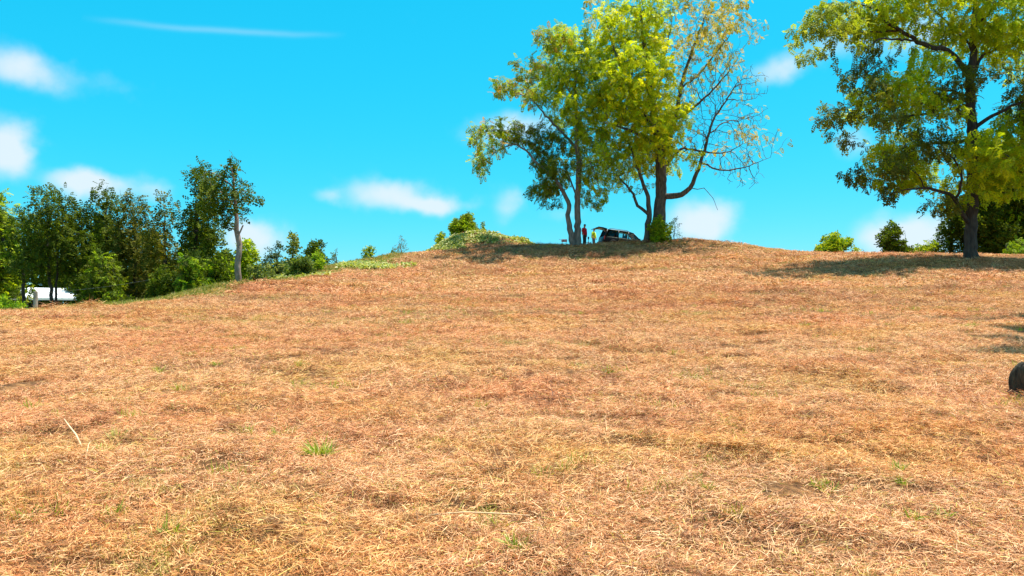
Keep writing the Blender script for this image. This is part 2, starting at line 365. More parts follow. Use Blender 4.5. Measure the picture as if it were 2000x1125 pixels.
for k in range(3):
    n = 260; p = disc(n, .26); p[:, 2] = .13 * (1 - (np.hypot(p[:, 0], p[:, 1]) / .26) ** 2) * rng.uniform(.5, 1, n)
    hp = blades(p, rng.uniform(0, 6.3, n), rng.normal(.05, .35, n), rng.uniform(.06, .18, n), rng.uniform(.003, .0075, n), rng.uniform(0, .4, n), pick(n, [.10, .12, .18, .26, .32, .01, .01]))
    reg('heap', proto('ac%02d_straw' % k, [hp], 'straw'))
for k in range(3):
    reg('pale', proto('ad%02d_straw' % k, [stubble(150, .26, 1.1, 1.35, YEL, [.4, .3, .2, .1]), thatch(60, .3, 1, 1.1)], 'straw'))
for k in range(2):
    reg('farpale', proto('ae%02d_straw' % k, [stubble(170, .7, 2.6, 1.3, YEL, [.4, .3, .2, .1])], 'straw'))
GRN = np.array([(.16, .21, .03), (.24, .26, .04), (.32, .30, .06), (.10, .15, .02), (.45, .36, .13)])
for k in range(3):
    reg('verge', proto('af%02d_grass' % k, [stubble(380, .9, 3.2, 2.6, GRN, [.3, .25, .2, .15, .1]), thatch(120, .9, 3, 2)], 'grass'))
for k in range(3):
    reg('green', proto('ai%02d_grass' % k, [stubble(46, .13, 1.3, 1.5, GRN * np.array((1.25, 1.35, 1.0)), [.3, .35, .25, .05, .05])], 'grass'))
def broad_cover(n, R, sc):
    p = disc(n, R); p[:, 2] = rng.uniform(.02, .22, n) * sc
    col = np.array([(.34, .40, .07), (.46, .46, .13), (.20, .28, .04), (.56, .52, .24), (.13, .18, .03)])[rng.choice(5, n, p=[.3, .25, .2, .12, .13])]
    return blades(p, rng.uniform(0, 6.3, n), rng.normal(.1, .45, n), rng.uniform(.12, .24, n) * sc, rng.uniform(.08, .15, n) * sc, rng.uniform(0, .5, n), col)
for k in range(3): reg('broad', proto('ag%02d_leaves' % k, [broad_cover(110, .8, 1.15)], 'grass'))
order = sorted(o.name for o in protos.objects)
for k in IDX: IDX[k] = [order.index(n) for n in IDX[k]]

def scatter(name, pts, idx, scl, label, cat):
    """one object whose vertices carry patch index, rotation and size; geometry nodes set the patches on them"""
    n = len(pts); x, y = pts[:, 0], pts[:, 1]; e = .3
    gxz = (zt(x + e, y) - zt(x - e, y)) / (2 * e); gyz = (zt(x, y + e) - zt(x, y - e)) / (2 * e)
    rot = np.zeros((n, 3), np.float32); sp = rng.uniform(0, 2 * np.pi, n)
    for i in range(n):
        nn = Vector((-gxz[i], -gyz[i], 1)); rot[i] = (nn.to_track_quat('Z', 'Y').to_matrix() @ Matrix.Rotation(sp[i], 3, 'Z')).to_euler()
    me = bpy.data.meshes.new(name); me.vertices.add(n); me.vertices.foreach_set('co', np.c_[x, y, zt(x, y) - .004].astype(np.float32).ravel())
    a = me.attributes.new('rot', 'FLOAT_VECTOR', 'POINT'); a.data.foreach_set('vector', rot.ravel())
    a = me.attributes.new('scl', 'FLOAT', 'POINT'); a.data.foreach_set('value', scl.astype(np.float32))
    a = me.attributes.new('idx', 'INT', 'POINT'); a.data.foreach_set('value', idx.astype(np.int32))
    o = link(name, me); tag(o, label, cat, kind='stuff')
    g = bpy.data.node_groups.new(name, 'GeometryNodeTree')
    g.interface.new_socket('Geometry', in_out='INPUT', socket_type='NodeSocketGeometry'); g.interface.new_socket('Geometry', in_out='OUTPUT', socket_type='NodeSocketGeometry')
    gi, go = g.nodes.new('NodeGroupInput'), g.nodes.new('NodeGroupOutput')
    ip = g.nodes.new('GeometryNodeInstanceOnPoints'); ci = g.nodes.new('GeometryNodeCollectionInfo')
    ci.inputs['Collection'].default_value = protos; ci.inputs['Separate Children'].default_value = True; ci.inputs['Reset Children'].default_value = True
    def na(nm, ty):
        q = g.nodes.new('GeometryNodeInputNamedAttribute'); q.data_type = ty; q.inputs[0].default_value = nm; return q.outputs[0]
    er = g.nodes.new('FunctionNodeEulerToRotation'); g.links.new(na('rot', 'FLOAT_VECTOR'), er.inputs[0])
    g.links.new(gi.outputs[0], ip.inputs['Points']); g.links.new(ci.outputs[0], ip.inputs['Instance']); ip.inputs['Pick Instance'].default_value = True
    g.links.new(na('idx', 'INT'), ip.inputs['Instance Index']); g.links.new(er.outputs[0], ip.inputs['Rotation']); g.links.new(na('scl', 'FLOAT'), ip.inputs['Scale'])
    g.links.new(ip.outputs[0], go.inputs[0])
    md = o.modifiers.new('cover', 'NODES'); md.node_group = g
    return o
def wedge(n, y0, y1, half=.80, p=1.0):
    """points over the ground in front of the viewer, even in area"""
    y = np.sqrt(rng.uniform(y0 * y0, y1 * y1, n)); x = rng.uniform(-half, half, n) * y; return np.c_[x, y]
def ch(kind, n): return np.array(IDX[kind])[rng.integers(0, len(IDX[kind]), n)]
pts, idx, scl = [], [], []
def put(p, kind, s0, s1, keep=None):
    g = greenness(p[:, 0], p[:, 1]); k = rng.random(len(p)) > g
    if keep is not None: k &= keep
    p = p[k]; pts.append(p); idx.append(ch(kind, len(p))); scl.append(rng.uniform(s0, s1, len(p)))
put(wedge(2300, 2.0, 11, 1.5), 'near', .8, 1.15); put(wedge(2500, 10.5, 22, 1.25), 'near', .95, 1.4); put(wedge(3000, 20, 46, 1.0), 'far', .55, .95); put(wedge(900, 42, 80, .72), 'far', .7, 1.1); put(wedge(2600, 34, 80, .72), 'distant', .6, 1.1)
p = wedge(4000, 3, 26); put(p, 'pale', .7, 1.25, vnoise(p[:, 0] * .35, p[:, 1] * .35, 33) + .5 * vnoise(p[:, 0] * 1.3, p[:, 1] * 1.3, 34) - .012 * p[:, 0] > .16)
p = wedge(3600, 24, 66, .72); put(p, 'farpale', .6, 1.0, (vnoise(p[:, 0] * .12, p[:, 1] * .3, 35) > .08) | (np.abs(p[:, 1] - 34 - .06 * p[:, 0] + vnoise(p[:, 0] * .2, p[:, 1] * .1, 36)) < 1.2))
p = wedge(1500, 4, 34); put(p, 'heap', .4, 1.5, vnoise(p[:, 0] * .3, p[:, 1] * .3, 41) > .04)
p = wedge(2600, 28, 66, .72); put(p, 'heap', .8, 2.4, vnoise(p[:, 0] * .2, p[:, 1] * .35, 42) > .05)
p = np.c_[rng.uniform(-10, 34, 1100), rng.uniform(47, 68, 1100)]; put(p, 'farpale', .5, 1.3)
p = wedge(1300, 4, 40); put(p, 'green', .7, 1.6, vnoise(p[:, 0] * .4, p[:, 1] * .4, 44) > .04)
scatter('mown_straw', np.concatenate(pts), np.concatenate(idx), np.concatenate(scl), 'dry mown grass straw lying over the whole field', 'straw')
p = np.c_[rng.uniform(-46, -6, 5200), rng.uniform(23, 66, 5200)]; p = p[rng.random(len(p)) < greenness(p[:, 0], p[:, 1])]
scatter('verge_grass', p, ch('verge', len(p)), rng.uniform(.6, 1.15, len(p)), 'rough green grass along the lower field edge before the trees', 'grass')
def cluster(px, py, Y, rx, ry, n):
    c = at(px, py, Y); return np.c_[rng.normal(c[0], rx, n), rng.normal(c[1], ry, n)]
p = np.concatenate([cluster(872, 485, 65.0, 1.1, .6, 80), cluster(838, 490, 64.6, 1.2, .6, 50), cluster(905, 478, 65.2, .6, .5, 20), cluster(950, 482, 65, .7, .5, 14), cluster(1008, 474, 67, .9, .6, 60), cluster(735, 524, 53.5, 1.0, .6, 40), cluster(700, 530, 52, .7, .5, 14),
                    cluster(520, 548, 45.5, 1.3, .8, 60), cluster(450, 556, 43.5, 1.0, .8, 36)])
scatter('leafy_ground_cover', p, ch('broad', len(p)), rng.uniform(.5, 1.0, len(p)), 'pale green cut vine leaves spread over the earth mound and slope', 'ground cover')

# ------------------------------------------------------------------ foliage and tree builders
def pinnate(pairs, Ln, lw, ll, droop=.35):
    V, Q = [], []
    def leaflet(b, d, l, w, tilt):
        d = d / np.linalg.norm(d); s = np.cross((0, 0, 1), d); s /= np.linalg.norm(s) + 1e-9; s = s * math.cos(tilt) + np.cross(d, s) * math.sin(tilt)
        i = len(V); V.extend([b, b + d * l * .45 + s * w * .5, b + d * l - np.array((0, 0, .12 * l)), b + d * l * .45 - s * w * .5]); Q.append((i, i + 1, i + 2, i + 3))
    for k in range(pairs):
        f = .22 + .74 * k / max(1, pairs - 1); b = np.array((Ln * f, 0, -droop * Ln * f * f)); sc = 1 - .35 * abs(f - .55)
        for sg in (-1, 1): leaflet(b, np.array((.45, sg, -.25)), ll * sc, lw * sc, sg * .25 + .2 * math.sin(k * 3.1))
    leaflet(np.array((Ln * .96, 0, -droop * Ln * .92)), np.array((1, 0, -.5)), ll, lw, .1)
    return np.array(V), np.array(Q)
def sprig(n, R, l, w, seed):
    r = np.random.default_rng(seed); V, Q = [], []
    for k in range(n):
        a = 2.4 * k; el = r.uniform(-.5, .6); d = np.array((math.cos(a) * math.cos(el), math.sin(a) * math.cos(el), math.sin(el)))
        b = d * R * r.uniform(.1, .6) + np.array((R * .8 * k / n, 0, 0)); s = np.cross(d, r.normal(size=3)); s /= np.linalg.norm(s); i = len(V)
        V.extend([b, b + d * l * .5 + s * w * .5, b + d * l, b + d * l * .5 - s * w * .5]); Q.append((i, i + 1, i + 2, i + 3))
    return np.array(V), np.array(Q)
LT = {'walnut': pinnate(4, .42, .11, .20, .45), 'ailanthus': pinnate(4, .50, .12, .22, .35), 'locust': pinnate(3, .34, .11, .15, .35),
      'oval': sprig(6, .16, .17, .105, 1), 'small': sprig(6, .13, .12, .075, 2), 'vine': sprig(6, .18, .2, .16, 3), 'fern': pinnate(4, .5, .11, .2, .3)}
def leaf_mesh(name, pos, dirs, sc, col, kind):
    tv, tq = LT[kind]; n = len(pos)
    x = dirs / (np.linalg.norm(dirs, axis=1, keepdims=True) + 1e-9)
    up = np.array((0, 0, 1.)) + rng.normal(0, .45, (n, 3)); y = np.cross(up, x); y /= np.linalg.norm(y, axis=1, keepdims=True) + 1e-9; z = np.cross(x, y)
    R = np.stack((x, y, z), 2)
    V = np.einsum('nij,kj->nki', R, tv) * sc[:, None, None] + pos[:, None, :]
    Q = tq[None] + (np.arange(n) * len(tv))[:, None, None]
    C = np.repeat(col[:, None, :], len(tv), 1) * rng.uniform(.85, 1.15, (n, len(tv), 1))
    return np_mesh(name, V.reshape(-1, 3), Q.reshape(-1, 4), C.reshape(-1, 3))

class Skel:
    def __init__(s): s.p = []; s.par = []; s.r = []; s.tag = []
    def add(s, p, par, r=0., tg=-1): s.p.append(np.asarray(p, float)); s.par.append(par); s.r.append(r); s.tag.append(tg); return len(s.p) - 1
def grow(skel, attr, atag, step, kill, wander=.18, iters=90):
    """branches grow from the limbs towards the points still free of foliage"""
    A = np.array(attr); T = np.array(atag); alive = np.ones(len(A), bool); r = np.random.default_rng(len(A))
    P0 = np.array(skel.p); nd = np.full(len(A), 1e9); ni = np.zeros(len(A), int)
    def upd(start):
        new = np.array(skel.p[start:])
        for i in range(0, len(A), 2000):
            d = np.linalg.norm(A[i:i + 2000, None] - new[None], axis=2); j = d.argmin(1); m = d[np.arange(len(j)), j]
            b = m < nd[i:i + 2000]; nd[i:i + 2000][b] = m[b]; ni[i:i + 2000][b] = j[b] + start
    upd(0); used = {}
    for it in range(iters):
        alive &= nd > kill
        if not alive.any(): break
        live = np.where(alive)[0]; order_ = live[np.argsort(ni[live], kind='stable')]
        nodes, st = np.unique(ni[order_], return_index=True); start = len(skel.p)
        for q, nidx in enumerate(nodes):
            grp = order_[st[q]:(st[q + 1] if q + 1 < len(st) else None)]
            v = A[grp] - skel.p[nidx]; v = (v / np.linalg.norm(v, axis=1, keepdims=True)).sum(0)
            v = v / (np.linalg.norm(v) + 1e-9) + r.normal(0, wander, 3); v /= np.linalg.norm(v)
            if used.get(nidx, 0) >= 3: alive[grp[nd[grp].argmin()]] = False; continue
            used[nidx] = used.get(nidx, 0) + 1
            skel.add(skel.p[nidx] + v * step, nidx, 0., T[grp[nd[grp].argmin()]])
        if len(skel.p) == start: continue
        upd(start)
def finish(skel, tip, expo=2.4):
    n = len(skel.p); kids = [[] for _ in range(n)]; acc = np.zeros(n)
    for i in range(n):
        if skel.par[i] >= 0: kids[skel.par[i]].append(i)
    rad = np.zeros(n)
    for i in range(n - 1, -1, -1):
        r = acc[i] ** (1 / expo) if acc[i] > 0 else tip
        if skel.r[i] > 0: r = skel.r[i]
        rad[i] = r
        if skel.par[i] >= 0: acc[skel.par[i]] += min(r, .12) ** expo
    for i in range(n):
        if skel.par[i] >= 0 and skel.r[i] == 0: rad[i] = min(rad[i], rad[skel.par[i]] * .9)
    return kids, rad
def tubes(skel, kids, rad, sel, base):
    """chains of nodes -> tapering tubes; sel(i) tells which nodes belong to this mesh"""
    V, Q = [], []; nv = 0
    heads = [i for i in range(len(skel.p)) if skel.par[i] < 0]
    stack = [(h, -1) for h in heads]
    while stack:
        i, frm = stack.pop(); chain = ([frm] if frm >= 0 else []) + [i]; c = i
        while kids[c]:
            ks = sorted(kids[c], key=lambda q: -rad[q]); 
            for q in ks[1:]: stack.append((q, c))
            c = ks[0]; chain.append(c)
        chain = [q for n_i, q in enumerate(chain) if sel(chain[min(n_i + 1, len(chain) - 1)]) or sel(q)]
        if len(chain) < 2: continue
        P = np.array([skel.p[q] for q in chain]) - base; r = np.array([rad[q] for q in chain])
        if frm >= 0 and chain[0] == frm: r[0] = r[1] * 1.1
        k = 9 if r[0] > .1 else (5 if r[0] > .03 else 3)
        T = np.gradient(P, axis=0); T /= np.linalg.norm(T, axis=1, keepdims=True) + 1e-9
        a = np.cross(T[0], (0.3, 1, 0.2)); a /= np.linalg.norm(a) + 1e-9; ang = np.arange(k) * 2 * np.pi / k; lump = 1 + .12 * np.sin(ang * 2 + 1) if r[0] > .1 else 1
        for q in range(len(P)):
            a = a - T[q] * a.dot(T[q]); a /= np.linalg.norm(a) + 1e-9; b = np.cross(T[q], a)
            V.append(P[q] + r[q] * (np.outer(np.cos(ang) * lump, a) + np.outer(np.sin(ang) * lump, b)))
        for q in range(len(P) - 1):
            o = nv + q * k; j = np.arange(k); j2 = (j + 1) % k
            Q.append(np.c_[o + j, o + j2, o + k + j2, o + k + j])
        nv += len(P) * k
    if not V: return None
    return np.concatenate(V), np.concatenate(Q)
def smooth_poly(pts, step):
    """Catmull-Rom through limb points, returned at even spacing with radius"""
    P = np.array(pts, float); out = []
    for i in range(len(P) - 1):
        p0, p1, p2, p3 = P[max(i - 1, 0)], P[i], P[i + 1], P[min(i + 2, len(P) - 1)]
        m = max(1, int(np.linalg.norm((p2 - p1)[:3]) / step))
        for s in range(m):
            t = s / m; out.append(.5 * (2 * p1 + (p2 - p0) * t + (2 * p0 - 5 * p1 + 4 * p2 - p3) * t * t + (3 * p1 - p0 - 3 * p2 + p3) * t ** 3))
    out.append(P[-1]); return np.array(out)
def make_tree(name, label, Y, limbs, blobs, nattr, leaf, pals, lsize=1., per=7, step=.4, kill=.8, barkm='bark', leafm='leaf', tip=.010, cat='tree', group=None,
              foot=None, crown_name='crown', seed=1, wander=.2, droop=.45, depth=1.0, base_xy=None):
    """limbs: lists of (px, py, depth offset, radius), the first starts at the root; blobs: (px, py, rx px, ry px, leafiness, palette[, depth])"""
    r = np.random.default_rng(seed); sk = Skel(); m = Y / F
    b = at(limbs[0][0][0], limbs[0][0][1], Y + limbs[0][0][2]); gz = z1(b[0], b[1]); base = np.array((b[0], b[1], gz))
    for li, lb in enumerate(limbs):
        w = []
        for px, py, dd, rd in lb: q = at(px, py, Y + dd); w.append((q[0], q[1], q[2], rd))
        if li == 0 or (foot and li in foot):
            gz_ = z1(w[0][0], w[0][1]); w[0] = (w[0][0], w[0][1], gz_ - .12, w[0][3])
        pts = smooth_poly(w, step)
        if li == 0 or (foot and li in foot): par = -1; first = 0
        else:
            d = np.linalg.norm(np.array(sk.p) - pts[0, :3], axis=1); par = int(d.argmin()); first = 1
        for q in pts[first:]:
            par = sk.add(q[:3] + (r.normal(0, .03, 3) if par >= 0 else 0), par, max(q[3], tip))
    area = np.array([bl[2] * bl[3] for bl in blobs]); area = area * np.array([3.2 if bl[4] < .32 and cat == 'tree' else 1 for bl in blobs]); cnt = np.maximum(4, (nattr * area / area.sum())).astype(int)
    att, tg = [], []
    for bi, bl in enumerate(blobs):
        px, py, rx, ry = bl[:4]; dd0 = bl[6] if len(bl) > 6 else r.uniform(-1, 1) * depth * 2.6
        for k in range(cnt[bi]):
            v = r.normal(size=3); v = v / np.linalg.norm(v) * r.random() ** (1 / 2.6); sgn = -1 if k % 2 else 1
            dd = dd0 * (sgn if len(bl) < 7 else 1) + v[1] * .5 * (rx + ry) * m * 1.1
            att.append(at(px + v[0] * rx, py - v[2] * ry, Y) + np.array((0, dd, 0))); tg.append(bi)
    grow(sk, att, tg, step, kill, wander)
    kids, rad = finish(sk, tip)
    root = thing(name, base, label, cat, group)
    if name in ('walnut_tree', 'ailanthus_tree') and nattr > 2400:                             # the three big trees show their limbs and twigs apart
        link('trunk', np_mesh('trunk', *tubes(sk, kids, rad, lambda i: sk.tag[i] < 0, base), smooth=True), M[barkm], root)
        link('branches', np_mesh('branches', *tubes(sk, kids, rad, lambda i: sk.tag[i] >= 0, base), smooth=True), M[barkm], root)
    else: link('trunk' if cat == 'tree' else 'stem', np_mesh('trunk', *tubes(sk, kids, rad, lambda i: True, base), smooth=True), M[barkm], root)
    P, D, Sx, C = [], [], [], []
    cen = np.mean(att, 0)
    for i in range(len(sk.p)):
        bi = sk.tag[i]
        if bi < 0 or rad[i] > tip * 3.2: continue
        lf = blobs[bi][4]; n = per * (lf if lf > .32 else lf * .9) * (1.0 if not kids[i] else .55); n = int(n) + (r.random() < n - int(n))
        if n == 0: continue
        tdir = sk.p[i] - sk.p[sk.par[i]]; tdir /= np.linalg.norm(tdir) + 1e-9
        q = sk.p[i] + r.normal(0, step * .38, (n, 3)); d = tdir * .7 + r.normal(0, .75, (n, 3)) - np.array((0, 0, droop))
        pal = np.array(pals[blobs[bi][5]]); c = pal[r.integers(0, len(pal), n)] * r.uniform(.8, 1.2, (n, 1))
        clump = 1 + .35 * (vnoise(np.array([sk.p[i][0] * .7 + seed]), np.array([sk.p[i][2] * .7 + sk.p[i][1]]), seed)[0]); c = c * clump
        P.append(q); D.append(d); Sx.append(r.uniform(.7, 1.2, n) * lsize * (.8 if lf < .3 else 1)); C.append(c)
    if P:
        P = np.concatenate(P)
        me = leaf_mesh(crown_name, P - base, np.concatenate(D), np.concatenate(Sx), np.concatenate(C), leaf)
        link(crown_name, me, M[leafm], root)
    return root

YG = [(.46, .56, .012), (.58, .62, .015), (.33, .45, .012), (.68, .64, .02), (.21, .31, .01), (.49, .56, .014)]
YEL_L = [(.46, .37, .02), (.40, .36, .025), (.50, .37, .05), (.32, .33, .02), (.46, .36, .10)]
RUST = [(.24, .33, .02), (.32, .40, .02), (.18, .25, .02), (.40, .23, .05), (.30, .38, .015), (.22, .30, .02)]
GRNL = [(.24, .35, .012), (.34, .43, .015), (.45, .50, .02), (.16, .25, .01)]
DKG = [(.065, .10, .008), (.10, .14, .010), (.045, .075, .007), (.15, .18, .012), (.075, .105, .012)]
DKB = [(.095, .105, .012), (.14, .135, .018), (.06, .08, .009), (.19, .17, .02)]
LIME = [(.15, .29, .012), (.23, .36, .018), (.10, .19, .01), (.31, .40, .02)]
GREY = [(.12, .16, .06), (.17, .19, .085), (.10, .12, .05)]

# ------------------------------------------------------------------ the three big trees
make_tree('walnut_tree', 'tall yellowing tree with thick trunk and half-bare side branches beside the black car', 63,
  [[(1286, 476, 0, .66), (1285, 450, 0, .54), (1290, 400, 0, .42), (1291, 350, 0, .40), (1288, 300, 0, .36), (1281, 250, .2, .32), (1272, 190, .3, .26), (1262, 120, .2, .19), (1255, 60, 0, .12), (1250, 5, 0, .05)],
   [(1291, 384, 0, .22), (1312, 383, -.2, .23), (1331, 380, -.4, .20), (1348, 366, -.6, .17), (1361, 337, -.7, .14), (1374, 303, -.8, .12), (1382, 269, -.8, .10), (1391, 239, -.7, .08), (1412, 205, -.5, .06), (1440, 160, -.2, .03)],
   [(1374, 318, -.8, .08), (1404, 331, -1.2, .07), (1446, 329, -1.6, .05), (1472, 320, -1.9, .035), (1506, 307, -2.2, .02)],
   [(1386, 262, -.8, .06), (1412, 240, -.2, .05), (1445, 232, .4, .035), (1478, 218, .8, .02)],
   [(1289, 315, 0, .26), (1308, 268, .6, .21), (1322, 215, 1., .17), (1332, 160, 1.2, .13), (1350, 105, 1.2, .10), (1366, 62, 1.1, .07), (1385, 12, 1., .03)],
   [(1330, 170, 1.2, .09), (1362, 150, 1.5, .08), (1395, 108, 1.5, .06), (1425, 70, 1.3, .03)],
   [(1316, 236, .9, .11), (1345, 218, .3, .10), (1372, 195, 0, .08), (1400, 168, 0, .06), (1435, 125, 0, .03)],
   [(1291, 335, 0, .12), (1330, 292, 1.2, .10), (1368, 296, 1.8, .07), (1410, 300, 2.2, .045), (1450, 282, 2.6, .025)],
   [(1281, 255, 0, .17), (1250, 215, -1, .13), (1225, 170, -1.6, .10), (1205, 115, -2, .06), (1195, 80, -2, .03)],
   [(1284, 285, 0, .16), (1245, 262, -1.8, .12), (1212, 248, -2.4, .08), (1180, 240, -3, .04)],
   [(1275, 210, .3, .14), (1290, 160, 2., .11), (1300, 105, 2.6, .08), (1310, 50, 3, .04)],
   [(1262, 462, -.4, .24), (1268, 420, -.5, .19), (1264, 385, -.6, .15), (1251, 345, -.9, .11), (1240, 310, -1.2, .08), (1228, 280, -1.5, .04)],
   [(1268, 420, -.5, .12), (1246, 401, -.8, .11), (1237, 380, -1., .09), (1224, 363, -1.1, .07), (1207, 346, -1.3, .05), (1190, 330, -1.5, .025)],
   [(1352, 372, -.6, .04), (1374, 368, -1, .03), (1392, 385, -1.2, .022), (1402, 410, -1.3, .014)]],
  [(1230, 45, 62, 48, 1, 0), (1205, 100, 58, 52, 1, 0), (1262, 110, 55, 60, 1, 0), (1235, 165, 72, 50, 1.05, 0), (1262, 215, 75, 48, 1.05, 0), (1205, 225, 52, 42, 1, 0), (1305, 225, 50, 42, 1.05, 0), (1292, 270, 58, 36, 1.1, 0),
   (1235, 285, 48, 32, 1, 0), (1185, 300, 34, 34, .8, 3), (1262, 312, 40, 22, .9, 0), (1322, 312, 36, 16, .75, 0), (1280, 14, 52, 30, .8, 0), (1175, 60, 30, 40, .7, 0), (1160, 20, 24, 20, .5, 1),
   (1330, 40, 44, 42, .34, 1), (1415, 40, 40, 42, .55, 1), (1375, 85, 46, 44, .34, 1), (1442, 95, 30, 34, .2, 1), (1345, 130, 40, 40, .12, 1), (1395, 140, 42, 30, .12, 1), (1398, 190, 62, 40, .012, 1), (1455, 185, 34, 38, .05, 1),
   (1455, 262, 42, 24, .10, 1), (1430, 318, 58, 30, .02, 1), (1382, 255, 44, 44, .008, 1), (1492, 285, 26, 26, .12, 1), (1330, 180, 30, 40, .2, 1), (1420, 275, 28, 14, .33, 1), (1188, 345, 26, 34, .5, 3), (1215, 330, 30, 26, .3, 3), (1455, 350, 40, 22, .01, 1),
   (1345, 75, 30, 40, .2, 1), (1470, 235, 26, 24, .06, 1), (1340, 275, 30, 30, .12, 1)],
  7600, 'walnut', [YG, YEL_L, RUST, GRNL], lsize=.95, per=7, step=.34, kill=.5, barkm='bark', foot={11}, seed=11, tip=.016, depth=1.5)

make_tree('ailanthus_tree', 'twin-stemmed green tree with rusty seed clusters beside the two people', 62,
  [[(1126, 480, 0, .36), (1128, 448, 0, .24), (1128, 384, 0, .21), (1130, 324, 0, .19), (1127, 282, 0, .16), (1126, 239, .2, .13), (1124, 180, .3, .09), (1122, 130, .3, .05)],
   [(1119, 477, -.2, .26), (1112, 440, -.3, .19), (1109, 427, -.3, .17), (1111, 401, -.3, .16), (1101, 376, -.4, .14), (1084, 350, -.6, .12), (1066, 333, -.8, .10), (1045, 316, -.9, .085), (1028, 295, -1, .07), (1007, 282, -1, .055), (981, 290, -1.1, .04), (951, 312, -1.2, .02)],
   [(1127, 292, 0, .11), (1105, 265, .2, .09), (1088, 248, .3, .08), (1071, 231, .3, .07), (1054, 213, .2, .055), (1041, 196, 0, .045), (1015, 184, -.2, .03), (985, 179, -.4, .02)],
   [(1028, 295, -1, .05), (1010, 268, -.7, .04), (985, 255, -.5, .03), (945, 258, -.4, .015)],
   [(1128, 392, 0, .08), (1112, 345, .8, .065), (1098, 315, 1.4, .05), (1085, 285, 1.8, .025)],
   [(1126, 245, .2, .08), (1145, 215, .8, .06), (1165, 185, 1.2, .03)],
   [(1125, 210, .2, .07), (1105, 165, -.6, .05), (1080, 125, -1, .025)],
   [(1130, 330, 0, .06), (1148, 310, -.8, .05), (1162, 340, -1.4, .035), (1172, 375, -1.6, .015)]],
  [(985, 168, 32, 18, .9, 1), (1035, 158, 36, 26, 1, 1), (1070, 105, 40, 26, 1, 1), (1110, 85, 46, 32, 1, 0), (1140, 130, 52, 40, 1, 0), (1090, 165, 44, 30, 1, 0), (1120, 215, 44, 34, 1, 0), (1172, 175, 44, 40, .9, 0),
   (938, 252, 26, 13, .9, 1), (985, 248, 40, 17, 1, 1), (1025, 262, 38, 20, 1, 2), (1068, 278, 40, 24, 1, 2), (932, 290, 18, 22, .8, 1), (938, 326, 13, 20, .8, 1), (1062, 318, 30, 24, 1, 2), (1055, 372, 24, 28, 1.1, 2),
   (1090, 335, 28, 30, .8, 2), (1142, 340, 24, 30, .6, 0), (1150, 268, 40, 34, .9, 0), (1172, 378, 18, 22, .8, 0), (970, 285, 22, 14, .6, 1), (1165, 320, 25, 30, .6, 0), (1042, 200, 24, 18, .5, 1)],
  2600, 'ailanthus', [GRNL + YG[:2], RUST, [(.12, .18, .012), (.17, .23, .018), (.085, .13, .01), (.25, .26, .02)]], lsize=.82, per=7.5, step=.32, kill=.5, barkm='bark_pale', foot={1}, seed=12, tip=.013, depth=1.6)

